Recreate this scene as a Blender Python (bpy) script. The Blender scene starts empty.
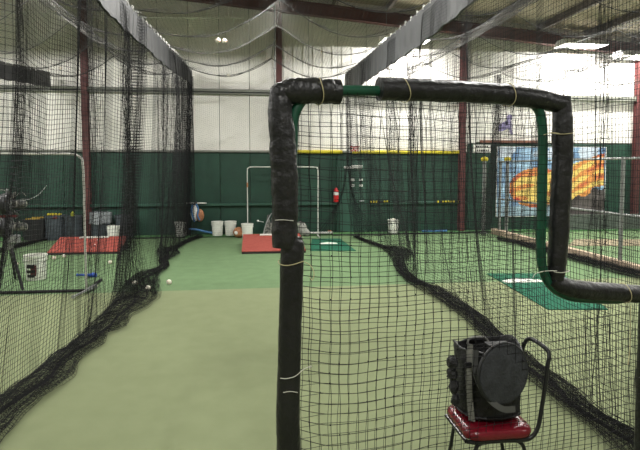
import bpy, math, random
import numpy as np
from mathutils import Vector, Matrix
random.seed(7); rng = np.random.default_rng(7)
PI = math.pi
scene = bpy.context.scene
COL = scene.collection

# ------------------------------------------------------------------ camera
F, CX, CY, H = 520.0, 320.0, 198.0, 1.8
YAW, PITCH = math.radians(7.12), math.radians(3.3)
cam_d = bpy.data.cameras.new('camera'); cam = bpy.data.objects.new('camera', cam_d); COL.objects.link(cam)
cam.location = (0, 0, H)
cam.rotation_euler = (PI/2 - PITCH, 0, -YAW)
cam_d.sensor_width = 36; cam_d.lens = F/640*36
cam_d.shift_y = (CY-225)/640
cam_d.clip_start = 0.05; cam_d.clip_end = 100
scene.camera = cam
RM = np.array(cam.rotation_euler.to_matrix())
def ray(x, y): return RM @ np.array([(x-CX)/F, -(y-CY)/F, -1.0])
O = np.array([0, 0, H])
def G(x, y, z=0.0):
    d = ray(x, y); return O + d*((z-H)/d[2])
def PY(x, y, Y):
    d = ray(x, y); return O + d*(Y/d[1])
def PX(x, y, X):
    d = ray(x, y); return O + d*(X/d[0])

# ------------------------------------------------------------------ world, view
w = bpy.data.worlds.new('world'); scene.world = w; w.use_nodes = True
w.node_tree.nodes['Background'].inputs[0].default_value = (0.5, 0.5, 0.48, 1)
w.node_tree.nodes['Background'].inputs[1].default_value = 0.05
vs = scene.view_settings
vs.view_transform = 'Standard'; vs.look = 'None'; vs.gamma = 1; vs.use_curve_mapping = False
vs.exposure = 0.0
LAMP_W = 100.0          # watts of one fluorescent high bay

# ------------------------------------------------------------------ colours and materials
def lin(c):
    c = c/255.0
    return c/12.92 if c <= .04045 else ((c+.055)/1.055)**2.4
def rgb(r, g, b): return (lin(r), lin(g), lin(b), 1)
def mat(name, c, rough=.7, metal=0, c2=None, scale=20, bump=0, bscale=None, detail=4, spec=.5, stretch=None, contrast=(.35, .65)):
    m = bpy.data.materials.new(name); m.use_nodes = True
    nt = m.node_tree; b = nt.nodes['Principled BSDF']
    b.inputs['Base Color'].default_value = rgb(*c)
    b.inputs['Roughness'].default_value = rough; b.inputs['Metallic'].default_value = metal
    b.inputs['Specular IOR Level'].default_value = spec
    tc = nt.nodes.new('ShaderNodeTexCoord'); src = tc.outputs['Object']
    if stretch:
        mp = nt.nodes.new('ShaderNodeMapping'); mp.inputs['Scale'].default_value = stretch
        nt.links.new(src, mp.inputs['Vector']); src = mp.outputs[0]
    if c2:
        n = nt.nodes.new('ShaderNodeTexNoise'); n.inputs['Scale'].default_value = scale; n.inputs['Detail'].default_value = detail
        r = nt.nodes.new('ShaderNodeValToRGB')
        r.color_ramp.elements[0].position = contrast[0]; r.color_ramp.elements[1].position = contrast[1]
        r.color_ramp.elements[0].color = rgb(*c); r.color_ramp.elements[1].color = rgb(*c2)
        nt.links.new(src, n.inputs['Vector']); nt.links.new(n.outputs['Fac'], r.inputs[0])
        nt.links.new(r.outputs[0], b.inputs['Base Color'])
    if bump:
        n = nt.nodes.new('ShaderNodeTexNoise'); n.inputs['Scale'].default_value = bscale or scale*2; n.inputs['Detail'].default_value = 5
        bp = nt.nodes.new('ShaderNodeBump'); bp.inputs['Strength'].default_value = bump; bp.inputs['Distance'].default_value = .02
        nt.links.new(src, n.inputs['Vector']); nt.links.new(n.outputs['Fac'], bp.inputs['Height'])
        nt.links.new(bp.outputs[0], b.inputs['Normal'])
    return m
def emis(name, c, s):
    m = bpy.data.materials.new(name); m.use_nodes = True
    b = m.node_tree.nodes['Principled BSDF']
    b.inputs['Base Color'].default_value = rgb(*c)
    b.inputs['Emission Color'].default_value = rgb(*c); b.inputs['Emission Strength'].default_value = s
    return m
M = dict(
    turf_near=mat('turf_near', (128, 136, 103), .95, c2=(124, 132, 99), scale=5, detail=10, bump=.25, bscale=220, spec=.15),
    turf_far=mat('turf_far', (106, 130, 94), .95, c2=(101, 124, 89), scale=5, detail=10, bump=.25, bscale=220, spec=.15),
    turf_strip=mat('turf_strip', (80, 120, 76), .95, c2=(70, 106, 66), scale=9, spec=.1),
    white_metal=mat('white_wall_sheet', (236, 233, 226), .55, c2=(229, 226, 218), scale=1.6, detail=6),
    green_wall=mat('green_wall_panel', (24, 66, 50), .6, c2=(19, 56, 43), scale=2.2, detail=6),
    green_rail=mat('green_rail_paint', (46, 82, 68), .45),
    joint=mat('wall_backing', (70, 70, 64), .9),
    girt=mat('grey_girt_steel', (120, 122, 112), .5),
    maroon=mat('oxide_red_steel', (92, 46, 44), .6, c2=(80, 40, 39), scale=6),
    roof=mat('roof_insulation', (186, 174, 150), .8, c2=(168, 156, 132), scale=1.2, detail=6, bump=.3, bscale=3),
    purlin=mat('purlin_steel', (88, 78, 70), .6),
    side_wall=mat('side_wall_sheet', (206, 203, 196), .7, c2=(194, 190, 180), scale=1),
    yellow=mat('yellow_padding', (206, 190, 40), .55, c2=(190, 172, 30), scale=8),
    net=mat('black_net_twine', (30, 30, 31), .85, spec=.2),
    net_roof=mat('grey_net_twine', (66, 65, 62), .85, spec=.2),
    rope=mat('black_rope', (22, 22, 22), .8),
    vinyl=mat('black_vinyl_pad', (19, 19, 21), .38, c2=(27, 27, 28), scale=9, bump=.55, bscale=22, spec=.45),
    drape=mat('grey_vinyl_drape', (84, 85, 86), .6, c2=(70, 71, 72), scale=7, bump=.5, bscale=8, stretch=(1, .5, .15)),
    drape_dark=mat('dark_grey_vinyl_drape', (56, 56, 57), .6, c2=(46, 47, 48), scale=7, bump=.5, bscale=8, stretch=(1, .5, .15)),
    green_pipe=mat('green_painted_pipe', (12, 74, 52), .35, c2=(9, 60, 42), scale=12),
    white_pipe=mat('white_painted_pipe', (205, 205, 198), .4),
    pale_pipe=mat('worn_white_pipe', (168, 168, 160), .4),
    grey_pipe=mat('galvanised_pipe', (150, 152, 150), .4, .5),
    string=mat('tan_string', (178, 168, 130), .8),
    pale_string=mat('pale_string', (205, 203, 192), .8),
    mound=mat('red_turf', (158, 82, 73), .95, c2=(146, 74, 66), scale=14, bump=.3, bscale=150, spec=.1),
    mound_side=mat('black_plywood', (34, 28, 26), .8),
    bucket=mat('white_bucket_plastic', (234, 234, 226), .45, c2=(222, 222, 212), scale=5),
    ball=mat('baseball_leather', (226, 222, 206), .6),
    seam=mat('red_stitching', (170, 50, 45), .8),
    can=mat('grey_can_plastic', (74, 82, 88), .5, c2=(62, 70, 76), scale=6),
    liner=mat('clear_liner', (150, 155, 158), .3),
    dark=mat('dark_plastic', (26, 27, 29), .5),
    teal=mat('teal_turf_mat', (42, 96, 76), .9, c2=(36, 88, 68), scale=12, bump=.2, bscale=150, spec=.1),
    plate=mat('white_rubber_plate', (225, 225, 215), .6),
    red=mat('red_paint', (196, 28, 30), .35),
    white=mat('white_plastic', (232, 230, 224), .5),
    seat=mat('red_seat_vinyl', (112, 18, 32), .25, c2=(98, 14, 27), scale=8, bump=.15, bscale=30),
    tube=mat('black_chair_tube', (20, 21, 22), .3),
    bag=mat('black_bag_nylon', (17, 17, 19), .65, c2=(26, 26, 28), scale=10, bump=.6, bscale=26),
    mesh_cloth=mat('charcoal_bag_lid', (50, 52, 57), .7, c2=(36, 38, 42), scale=14, bump=.4, bscale=60),
    webbing=mat('grey_strap_webbing', (122, 122, 116), .7, c2=(104, 104, 98), scale=40),
    strap=mat('dark_strap_webbing', (72, 73, 70), .75),
    tan_wood=mat('weathered_timber', (198, 178, 154), .85, c2=(170, 150, 128), scale=5, stretch=(4, .6, 4), bump=.3),
    orange=mat('orange_leather', (180, 122, 84), .6, c2=(150, 98, 66), scale=15),
    blue=mat('blue_fabric', (66, 116, 164), .6),
    bluebat=mat('blue_bat_paint', (34, 78, 176), .35),
    silver=mat('silver_aluminium', (178, 180, 182), .3, .6),
    grey_cloth=mat('pale_grey_cloth', (170, 170, 162), .8, c2=(140, 140, 134), scale=12, bump=.5),
    net_boards=mat('dark_grey_board', (74, 84, 76), .8, c2=(88, 96, 88), scale=6),
    gear=mat('mottled_gear_cloth', (128, 126, 118), .7, c2=(58, 62, 58), scale=16, contrast=(.45, .55)),
    purple=mat('purple_print', (128, 120, 158), .7),
    brown=mat('brown_trim', (120, 78, 62), .7),
    black_print=mat('black_print', (26, 24, 26), .7),
    label_red=mat('dark_red_print', (92, 34, 34), .7),
    dirt=mat('brown_mat', (150, 134, 112), .95, c2=(128, 120, 96), scale=6),
    lamp=emis('lamp_diffuser', (255, 252, 240), 6.0),
    housing=mat('lamp_housing', (205, 205, 200), .4),
)

# ------------------------------------------------------------------ mesh helpers
class MB:
    def each(s, name, m, parent=None, smooth=False):
        k = 0; out = []; fi = 0
        for v in s.v:
            n = len(v); f = []
            while fi < len(s.f) and max(s.f[fi]) < k+n: f.append(tuple(i-k for i in s.f[fi])); fi += 1
            out.append(MB().add(v, f).build(name, m, parent, smooth)); k += n
        return out
    """collects geometry for ONE mesh object"""
    def __init__(s): s.v = []; s.f = []; s.n = 0
    def add(s, v, f):
        v = np.asarray(v, float).reshape(-1, 3)
        s.v.append(v); s.f += [tuple(i+s.n for i in q) for q in f]; s.n += len(v); return s
    def box(s, c, size, rz=0, taper=1, R=None, bev=0):
        x, y, z = [d/2 for d in size]
        if bev:
            b = min(bev, x*.9, y*.9, z*.9)
            ring = [(-x+b, -y), (x-b, -y), (x, -y+b), (x, y-b), (x-b, y), (-x+b, y), (-x, y-b), (-x, -y+b)]
            inner = [(a*(x-b)/x, d*(y-b)/y) for a, d in ring]
            v = [(a, d, -z) for a, d in inner]+[(a, d, -z+b) for a, d in ring]+[(a, d, z-b) for a, d in ring]+[(a, d, z) for a, d in inner]
            f = [tuple(range(7, -1, -1)), tuple(range(24, 32))]
            for k in range(3):
                for i in range(8): f.append((k*8+i, k*8+(i+1) % 8, k*8+8+(i+1) % 8, k*8+8+i))
        else:
            v = [(-x, -y, -z), (x, -y, -z), (x, y, -z), (-x, y, -z), (-x*taper, -y*taper, z), (x*taper, -y*taper, z), (x*taper, y*taper, z), (-x*taper, y*taper, z)]
            f = [(3, 2, 1, 0), (4, 5, 6, 7), (0, 1, 5, 4), (1, 2, 6, 5), (2, 3, 7, 6), (3, 0, 4, 7)]
        v = np.array(v)
        if R is None: R = np.array(Matrix.Rotation(rz, 3, 'Z'))
        return s.add(v @ np.array(R).T + np.array(c), f)
    def tube(s, pts, r, n=8, cap=True, closed=False):
        P = np.array(pts, float); k = len(P); r = np.broadcast_to(np.array(r, float), (k,))
        T = np.gradient(P, axis=0) if not closed else np.roll(P, -1, 0)-np.roll(P, 1, 0)
        T /= np.linalg.norm(T, axis=1)[:, None]+1e-12
        u = np.cross(T[0], [0, 0, 1.]);
        if np.linalg.norm(u) < .1: u = np.cross(T[0], [1., 0, 0])
        V = []
        for i in range(k):
            u = u-T[i]*np.dot(u, T[i]); u /= np.linalg.norm(u); w_ = np.cross(T[i], u)
            a = np.arange(n)*2*PI/n
            V.append(P[i]+r[i]*(np.cos(a)[:, None]*u+np.sin(a)[:, None]*w_))
        V = np.concatenate(V); f = []
        for i in range(k if closed else k-1):
            j = (i+1) % k
            for a in range(n): f.append((i*n+a, i*n+(a+1) % n, j*n+(a+1) % n, j*n+a))
        if cap and not closed: f.append(tuple(range(n-1, -1, -1))); f.append(tuple((k-1)*n+a for a in range(n)))
        return s.add(V, f)
    def lathe(s, prof, c=(0, 0, 0), n=20, R=None):
        V = []; k = len(prof)
        for r, z in prof:
            for a in range(n): V.append((r*math.cos(a*2*PI/n), r*math.sin(a*2*PI/n), z))
        f = []
        for i in range(k-1):
            for a in range(n): f.append((i*n+a, i*n+(a+1) % n, (i+1)*n+(a+1) % n, (i+1)*n+a))
        f.append(tuple(range(n-1, -1, -1))); f.append(tuple((k-1)*n+a for a in range(n)))
        V = np.array(V)
        if R is not None: V = V @ np.array(R).T
        return s.add(V+np.array(c), f)
    def ball(s, c, r, n=14, m=8, sc=(1, 1, 1), R=None):
        prof = [(max(1e-4, math.sin(PI*i/m)), -math.cos(PI*i/m)) for i in range(m+1)]
        V = []
        for rr, z in prof:
            for a in range(n): V.append((rr*math.cos(a*2*PI/n)*r*sc[0], rr*math.sin(a*2*PI/n)*r*sc[1], z*r*sc[2]))
        f = [(i*n+a, i*n+(a+1) % n, (i+1)*n+(a+1) % n, (i+1)*n+a) for i in range(m) for a in range(n)]
        V = np.array(V)
        if R is not None: V = V @ np.array(R).T
        return s.add(V+np.array(c), f)
    def prism(s, poly, d):
        """planar polygon poly (3D points) extruded by vector d"""
        P = np.array(poly, float); n = len(P); d = np.array(d, float)
        f = [tuple(range(n-1, -1, -1)), tuple(range(n, 2*n))]+[(i, (i+1) % n, (i+1) % n+n, i+n) for i in range(n)]
        return s.add(np.concatenate([P, P+d]), f)
    def build(s, name, m, parent=None, smooth=False, origin=None, loc=None):
        V = np.concatenate(s.v)
        if origin is not None: V = V-np.array(origin)
        me = bpy.data.meshes.new(name); me.from_pydata(V.tolist(), [], s.f); me.update()
        me.materials.append(m if not isinstance(m, str) else M[m])
        if smooth:
            me.polygons.foreach_set('use_smooth', [True]*len(me.polygons))
            try: me.set_sharp_from_angle(angle=math.radians(40))
            except Exception: pass
        o = bpy.data.objects.new(name, me); COL.objects.link(o)
        if parent: o.parent = parent
        if origin is not None and not parent: o.location = origin
        if loc is not None: o.location = loc
        return o
def fast(name, V, Q, m, parent=None):
    me = bpy.data.meshes.new(name)
    me.vertices.add(len(V)); me.vertices.foreach_set('co', V.astype(np.float32).ravel())
    me.loops.add(Q.size); me.loops.foreach_set('vertex_index', Q.astype(np.int32).ravel())
    me.polygons.add(len(Q)); me.polygons.foreach_set('loop_start', np.arange(0, Q.size, 4, dtype=np.int32))
    me.polygons.foreach_set('loop_total', np.full(len(Q), 4, dtype=np.int32))
    me.update(calc_edges=True); me.materials.append(M[m] if isinstance(m, str) else m)
    o = bpy.data.objects.new(name, me); COL.objects.link(o)
    if parent: o.parent = parent
    return o
class WIRES:
    """twine: batches of polylines (m,n,3) swept as 3-sided tubes"""
    def __init__(s): s.V = []; s.Q = []; s.n = 0
    def add(s, P, r, ref=(0.31, 0.22, 0.92), n=3):
        P = np.asarray(P, float)
        if P.ndim == 2: P = P[None]
        m, k, _ = P.shape
        T = np.gradient(P, axis=1); T /= np.linalg.norm(T, axis=2, keepdims=True)+1e-12
        u = np.cross(T, np.array(ref, float)); u /= np.linalg.norm(u, axis=2, keepdims=True)+1e-9
        v = np.cross(T, u)
        a = np.arange(n)*2*PI/n
        V = P[:, :, None, :]+r*(np.cos(a)[None, None, :, None]*u[:, :, None, :]+np.sin(a)[None, None, :, None]*v[:, :, None, :])
        idx = np.arange(m*k*n).reshape(m, k, n)
        q = np.stack([idx[:, :-1, :], np.roll(idx, -1, 2)[:, :-1, :], np.roll(idx, -1, 2)[:, 1:, :], idx[:, 1:, :]], -1).reshape(-1, 4)
        s.V.append(V.reshape(-1, 3)); s.Q.append(q+s.n); s.n += m*k*n; return s
    def grid(s, S, r, hs=1, vs_=1):
        """S: (nu,nv,3) surface; wires along both directions; hs/vs_ = step of samples along each wire"""
        s.add(S[:, ::vs_], r, (.9, .3, .1)); s.add(np.swapaxes(S, 0, 1)[:, ::hs], r, (.2, .1, .95)); return s
    def build(s, name, m, parent=None, stuff=True):
        o = fast(name, np.concatenate(s.V), np.concatenate(s.Q), m, parent)
        if stuff: o['kind'] = 'stuff'
        return o
def thing(name, label, cat, loc=(0, 0, 0), group=None, rz=0):
    o = bpy.data.objects.new(name, None); COL.objects.link(o); o.empty_display_size = .1
    o.location = tuple(float(c) for c in loc); o.rotation_euler = (0, 0, rz)
    o['label'] = label; o['category'] = cat
    if group: o['group'] = group
    return o
def tag(o, label, cat, group=None):
    o['label'] = label; o['category'] = cat
    if group: o['group'] = group
    return o
def struct(o): o['kind'] = 'structure'; return o
def copy_tree(o, loc=None, label=None, parent=None, rot=None):
    c = o.copy(); COL.objects.link(c)
    if parent: c.parent = parent
    if loc is not None: c.location = tuple(float(q) for q in loc)
    if rot is not None: c.rotation_euler = rot
    if label: c['label'] = label
    for ch in list(o.children): copy_tree(ch, parent=c)
    return c
def spline(pts, n):
    """Catmull-Rom through pts, n samples per span"""
    P = np.array(pts, float); E = np.vstack([2*P[0]-P[1], P, 2*P[-1]-P[-2]]); out = []
    for i in range(len(P)-1):
        a, b, c, d = E[i:i+4]
        for k in range(n):
            t = k/n; out.append(.5*((2*b)+(c-a)*t+(2*a-5*b+4*c-d)*t*t+(3*b-a-3*c+d)*t**3))
    out.append(P[-1]); return np.array(out)
def loc_pts(pts, o): return np.array(pts)-np.array(o.location)

# ------------------------------------------------------------------ measurements
WY = float(G(330, 233.5)[1])        # back wall
XL, XR, XRR, XLL = -1.6, 2.40, 6.5, -5.1   # net lines
SEAM = float(G(200, 290)[1])
X0, X1, Y0 = -13.0, 17.0, -9.0
def roof_z(x): return 6.62-.085*(x+1.5)
print('WY', WY, 'SEAM', SEAM)

# ------------------------------------------------------------------ floor
def slab(name, m, x0, x1, y0, y1, z0, z1):
    b = MB().box(((x0+x1)/2, (y0+y1)/2, (z0+z1)/2), (x1-x0, y1-y0, z1-z0)); return b.build(name, m)
fl = struct(slab('floor', 'turf_near', X0, X1, Y0, SEAM, -.1, 0))
f2 = slab('turf_section', 'turf_far', X0, X1, SEAM, WY+.1, -.1, .0); f2.parent = fl
st = slab('turf_strip', 'turf_strip', X0, X1, WY-.42, WY-.02, 0, .035); st.parent = fl

# ------------------------------------------------------------------ back wall, panel by panel
wall = struct(MB().box(((X0+X1)/2, WY+.12, 3.4), (X1-X0, .12, 7)).build('wall_back', 'joint'))
zc = float(PY(330, 153, WY)[2]); zg = float(PY(230, 93.5, WY)[2]); xs = float(PY(467, 150, WY)[0])
zc2 = float(PY(560, 144, WY)[2])
pw = float(PY(250, 170, WY)[0]-PY(220, 170, WY)[0])
xref = float(PY(220, 170, WY)[0])
proto = {}
def panel(name, m, x, z0, z1, wdt):
    key = (name, round(z0, 3), round(z1, 3), round(wdt, 3))
    if key not in proto:
        b = MB(); g = .012
        b.box((0, 0, (z0+z1)/2), (wdt-g, .03, z1-z0-.01), bev=.006)
        if m == 'white_metal':
            for q in (-.33, 0, .33): b.box((q*wdt, -.018, (z0+z1)/2), (.03, .012, z1-z0-.02))
        o = b.build(name, m); proto[key] = o
    else:
        o = proto[key].copy(); COL.objects.link(o)
    o.parent = wall; o.location = (x, WY+.04, 0); return o
nx0 = int((X0-xref)/pw)-1
k = nx0
while xref+k*pw < X1:
    xc = xref+(k+.5)*pw
    if xc > X0 and xc < X1:
        right = xc > xs
        zt = zc2 if right else zc
        panel('green_panel', 'green_wall', xc, 0, zt, pw)
        panel('white_panel', 'white_metal', xc, zt+.03, zg, pw)
        panel('white_panel', 'white_metal', xc, zg+.03, 7.0, pw)
    k += 1
k = math.ceil((xs-xref)/pw-.5); xe = xref+k*pw
if xe > xs+.05: o = panel('green_panel', 'green_wall', (xs+xe)/2, zc+.03, zc2, xe-xs); o.location.y -= .035; o = panel('green_panel', 'green_wall', (xs+xe)/2, 0, zc+.03, xe-xs); o.location.y -= .035
# girt, capping, mid rail
g = MB(); g.box(((X0+X1)/2, WY-.05, zg), (X1-X0, .14, .06)); g.box(((X0+X1)/2, WY-.11, zg+.05), (X1-X0, .02, .10)); g.build('girt', 'girt', wall)
g = MB(); g.box(((X0+xs)/2, WY-.01, zc+.035), (xs-X0, .07, .05)); g.build('cap_flashing', 'girt', wall)
zr = float(PY(220, 204.5, WY)[2])
xd0, xd1 = float(PY(336.5, 200, WY)[0]), float(PY(369, 200, WY)[0])
for a, b_ in ((X0, xd0), (xd1, xs)):
    MB().box(((a+b_)/2, WY-.03, zr), (b_-a, .1, .07), bev=.01).build('mid_rail', 'green_rail', wall)
y0_ = float(PY(276, 153, WY)[0]); y1_ = float(PY(462, 153, WY)[0])
yp = MB(); yp.tube([(x, WY-.06, zc+.03) for x in np.linspace(y0_, xd0+.15, 12)], .05, 10); yp.build('yellow_padding', 'yellow', wall, True)
yp = MB(); yp.tube([(x, WY-.06, zc+.03) for x in np.linspace(xd0+.42, y1_, 24)], .05, 10); yp.build('yellow_padding', 'yellow', wall, True)
# brown trim above the mural
p0, p1 = PY(480, 138, WY), PY(545, 141, WY)
MB().box(((p0[0]+p1[0])/2, WY-.02, zc2+.06), (p1[0]-p0[0], .06, .07)).build('brown_batten', 'brown', wall)

# other walls and roof
struct(MB().box((X0-.1, (Y0+WY)/2, 3.5), (.2, WY-Y0, 7.2)).build('wall_left', 'side_wall'))
struct(MB().box((X1+.1, (Y0+WY)/2, 3), (.2, WY-Y0, 6.2)).build('wall_right', 'side_wall'))
struct(MB().box(((X0+X1)/2, Y0-.1, 3.5), (X1-X0, .2, 7.2)).build('wall_front', 'side_wall'))
ce = MB().prism([(X0, Y0, roof_z(X0)), (X1, Y0, roof_z(X1)), (X1, WY+.2, roof_z(X1)), (X0, WY+.2, roof_z(X0))], (0, 0, .12)).build('ceiling', 'roof'); struct(ce)
x = X0+.6; pl = None
while x < X1:
    if pl is None:
        b = MB(); L = WY-Y0-.1
        b.box((0, 0, 0), (.02, L, .2)); b.box((.03, 0, .1), (.08, L, .012)); b.box((-.03, 0, -.1), (.08, L, .012))
        pl = b.build('purlin', 'purlin', ce); o = pl
    else:
        o = pl.copy(); COL.objects.link(o); o.parent = ce
    o.location = (x, (Y0+WY)/2-.02, roof_z(x)-.12); x += 1.45
# end-wall rafter in oxide red, with a corrugated edge closure
b = MB()
A = np.array([X0, WY-.2, roof_z(X0)-.24]); B = np.array([X1, WY-.2, roof_z(X1)-.24])
for dz, wd, hh in ((0, .2, .02), (-.15, .02, .3), (-.3, .2, .02)):
    P = [A+(0, -wd/2, dz-hh/2), B+(0, -wd/2, dz-hh/2), B+(0, wd/2, dz-hh/2), A+(0, wd/2, dz-hh/2)]
    b.prism(P, (0, 0, hh))
tr = struct(b.build('trim_1', 'maroon'))
# further roof beams behind and above the viewer
for yy in (6.5, -.8):
    b = MB()
    for dz, wd, hh in ((0, .2, .02), (-.2, .02, .4), (-.4, .2, .02)):
        P = [(X0, yy-wd/2, roof_z(X0)-.24+dz), (X1, yy-wd/2, roof_z(X1)-.24+dz), (X1, yy+wd/2, roof_z(X1)-.24+dz), (X0, yy+wd/2, roof_z(X0)-.24+dz)]
        b.prism(P, (0, 0, hh))
    struct(b.build('trim_2' if yy > 0 else 'trim_3', 'maroon'))

# columns on the back wall
cxs = [float(PY(px, 150, WY-.2)[0]) for px in (85.5, 279.5, 463, 638)]
for i, cxx in enumerate(cxs):
    b = MB(); top = roof_z(cxx)-.5
    b.box((cxx, WY-.20, top/2), (.15, .014, top)); b.box((cxx, WY-.06, top/2), (.15, .014, top)); b.box((cxx, WY-.13, top/2), (.012, .14, top))
    b.box((cxx, WY-.13, .01), (.3, .24, .02))
    lab = ['dark red steel column on the back wall behind the left white pipe screen',
           'dark red steel column rising above the left corner of the padded screen',
           'dark red steel column at the right end of the yellow padding',
           'red steel column at the far right beyond the flame mural'][i]
    tag(b.build('steel_column', 'maroon', origin=(cxx, WY-.13, 0)), lab, 'column', 'steel columns on the back wall')
# conduits
cx_ = float(PY(274.5, 80, WY)[0])
b = MB(); b.tube([(cx_, WY-.3, 2.6), (cx_, WY-.3, 6.0)], .022, 8)
for z in (3.2, 4.4, 5.2): b.box((cx_, WY-.27, z), (.07, .06, .03))
tag(b.build('conduit', 'grey_pipe'), 'thin grey vertical conduit beside the column above the padded screen', 'pipe')
for (xa, xb, yy, lab) in ((140, 244, 17, 'long pale horizontal conduit high on the back wall above the centre aisle'),
                         (-12, 48, 12, 'pale horizontal conduit high on the back wall at upper left')):
    a_, b_ = PY(xa, yy, WY-.2), PY(xb, yy+1, WY-.2)
    b = MB(); b.tube([a_, b_], .028, 8)
    for t in (.1, .5, .9): c = a_*(1-t)+b_*t; b.box(c+(0, .08, 0), (.04, .16, .05))
    tag(b.build('conduit', 'white'), lab, 'pipe')

# ------------------------------------------------------------------ door
dz1 = 2.06
dr = struct(MB().box(((xd0+xd1)/2, WY-.0, dz1/2), (xd1-xd0-.14, .07, dz1-.1)).build('door_1', 'green_rail'))
b = MB(); xw = (xd0+.035, xd1-.035)
for x in xw: b.box((x, WY-.01, dz1/2), (.07, .12, dz1))
b.box(((xd0+xd1)/2, WY-.01, dz1), (xd1-xd0, .12, .07)); b.each('door_frame', 'green_wall', dr)
p = PY(353, 167.5, WY-.1)
b = MB(); b.box((p[0], WY-.1, p[2]), (.5, .07, .07), bev=.01); b.box((p[0]+.1, WY-.14, p[2]+.05), (.3, .03, .03)); b.build('door_closer', 'white', dr)
for q in ((352.5, 180), (361, 180), (352.5, 185.5), (361, 185.5)):
    p = PY(*q, WY-.045); MB().box(p, (.1, .008, .07)).build('sticker', 'white', dr)
p = PY(364, 201, WY-.1); b = MB(); b.tube([p+(0, .06, 0), p], .015, 8); b.tube([p, p-(.12, 0, 0)], .014, 8); b.build('door_handle', 'silver', dr, True)

# text to mesh
def text_mesh(body, size, name, m, parent, loc, depth=.004, rot=(PI/2, 0, 0)):
    cu = bpy.data.curves.new(name, 'FONT'); cu.body = body; cu.size = size; cu.extrude = depth; cu.offset = size*.03; cu.align_x = 'CENTER'; cu.align_y = 'CENTER'
    t = bpy.data.objects.new(name, cu); COL.objects.link(t)
    dg = bpy.context.evaluated_depsgraph_get(); me = bpy.data.meshes.new_from_object(t.evaluated_get(dg))
    bpy.data.objects.remove(t); me.materials.clear(); me.materials.append(M[m])
    o = bpy.data.objects.new(name, me); COL.objects.link(o); o.location = loc; o.rotation_euler = rot
    if parent: o.parent = parent
    return o
p = PY(354.5, 149, WY-.1); e = thing('exit_sign', 'white exit sign with red lettering above the green door', 'sign', (p[0], WY-.07, p[2]))
MB().box((0, 0, 0), (.30, .07, .20), bev=.008).build('sign_box', 'white', e)
t = text_mesh('EXIT', .2, 'lettering', 'red', e, (0, -.038, 0)); t.scale = (.62, 1, 1)
b = MB()
for s in (-1, 1): b.box((s*.09, -.0, .13), (.08, .07, .06), bev=.01)
b.each('emergency_lamp', 'white', e)
# fire extinguisher
p = PY(336, 202, WY-.12); e = thing('fire_extinguisher', 'red fire extinguisher with white label on the wall left of the door', 'extinguisher', (p[0], WY-.13, p[2]))
MB().lathe([(.055, 0), (.068, .015), (.068, .30), (.05, .35), (.025, .37), (.02, .39)], n=18).build('cylinder', 'red', e, True)
MB().lathe([(.0695, .19), (.0695, .28)], n=18).build('white_label', 'white', e, True)
b = MB(); b.box((0, 0, .41), (.04, .03, .04)); b.box((.03, 0, .44), (.1, .02, .015)); b.box((.03, 0, .415), (.09, .02, .012)); b.build('valve_lever', 'dark', e)
b = MB(); b.tube(spline([(.02, 0, .40), (-.06, -.03, .38), (-.085, -.03, .25), (-.08, -.02, .12)], 6), .01, 6); b.build('hose', 'dark', e, True)
MB().box((0, .08, .2), (.05, .03, .3)).build('bracket', 'dark', e)

# yellow bats / clips along the mid rail
def clips(x0, x1, y, n, label, gaps=()):
    a, b_ = PY(x0, y, WY-.1), PY(x1, y, WY-.1)
    e = thing('hook_strip', label, 'rack', ((a[0]+b_[0])/2, WY-.09, a[2]+.02))
    W_ = b_[0]-a[0]
    MB().box((0, .0, 0), (W_, .02, .05)).build('backing_board', 'dark', e)
    o = None
    for i in range(n):
        if i in gaps: continue
        xx = -W_/2+(i+.5)*W_/n
        if o is None: o = MB().box((0, 0, 0), (W_/n*.62, .035, .06), bev=.008).build('yellow_hook', 'yellow', e)
        else: o = o.copy(); COL.objects.link(o); o.parent = e
        o.location = (xx, -.025, 0)
clips(369.5, 388.5, 202.5, 7, 'strip of yellow hooks on the rail just right of the door', (3, 4))
clips(436.5, 460, 202.5, 9, 'strip of yellow hooks on the rail beside the red column', (1, 7))

# ------------------------------------------------------------------ mural, wall signs
pa, pb = PY(497, 147, WY-.0), PY(603, 215, WY-.0)
mw, mh = pb[0]-pa[0], pa[2]-pb[2]
NX, NZ = 96, 64
def mural_col(u, v):
    # u 0..1 left to right, v 0..1 top to bottom
    n1 = math.sin(u*23+v*9)+math.sin(u*11-v*31+1)+math.sin(u*47+v*17+2)*.6
    sky = np.array([138, 172, 204]) + 18*n1*np.array([1, 1, .8])
    if v < .16 and math.sin(u*17)+n1*.4 > .1: sky = np.array([196, 208, 222])
    c = sky
    if v > .86 and u < .55: c = np.array([150, 175, 190])+10*n1
    if v > .80 and u > .5 or (u > .62 and v > .62+.1*n1*.3): c = np.array([82, 76, 74])+10*n1
    # flaming ball body
    du, dv = (u-.37)/.26, (v-.59)/.29
    ang = -.55
    a = du*math.cos(ang)-dv*math.sin(ang); b_ = du*math.sin(ang)+dv*math.cos(ang)
    d = math.hypot(a, b_)
    tail = (v < .86-1.05*(u-.65)+.03*n1) and (v > .32-.55*(u-.55)) and u > .42 and u < .985 and v < .86
    if d < 1.0 or tail:
        st = math.sin((u*.55+v*.84)*46+2*math.sin(u*9))
        heat = .58+.22*st+.06*n1+(.12 if d < .6 else 0)
        heat = heat - (.35 if (d > .84 and not tail) else 0) - (max(0, u-.70)*.7)
        if heat > .55: c = np.array([236, 206, 112])
        elif heat > .25: c = np.array([222, 146, 76])
        elif heat > -.05: c = np.array([200, 104, 66])
        else: c = np.array([168, 54, 52])
    return np.clip(c, 20, 245)
V = []; Fm = []; cols = []
for j in range(NZ+1):
    for i in range(NX+1): V.append((i/NX*mw-mw/2, 0, mh/2-j/NZ*mh))
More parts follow.
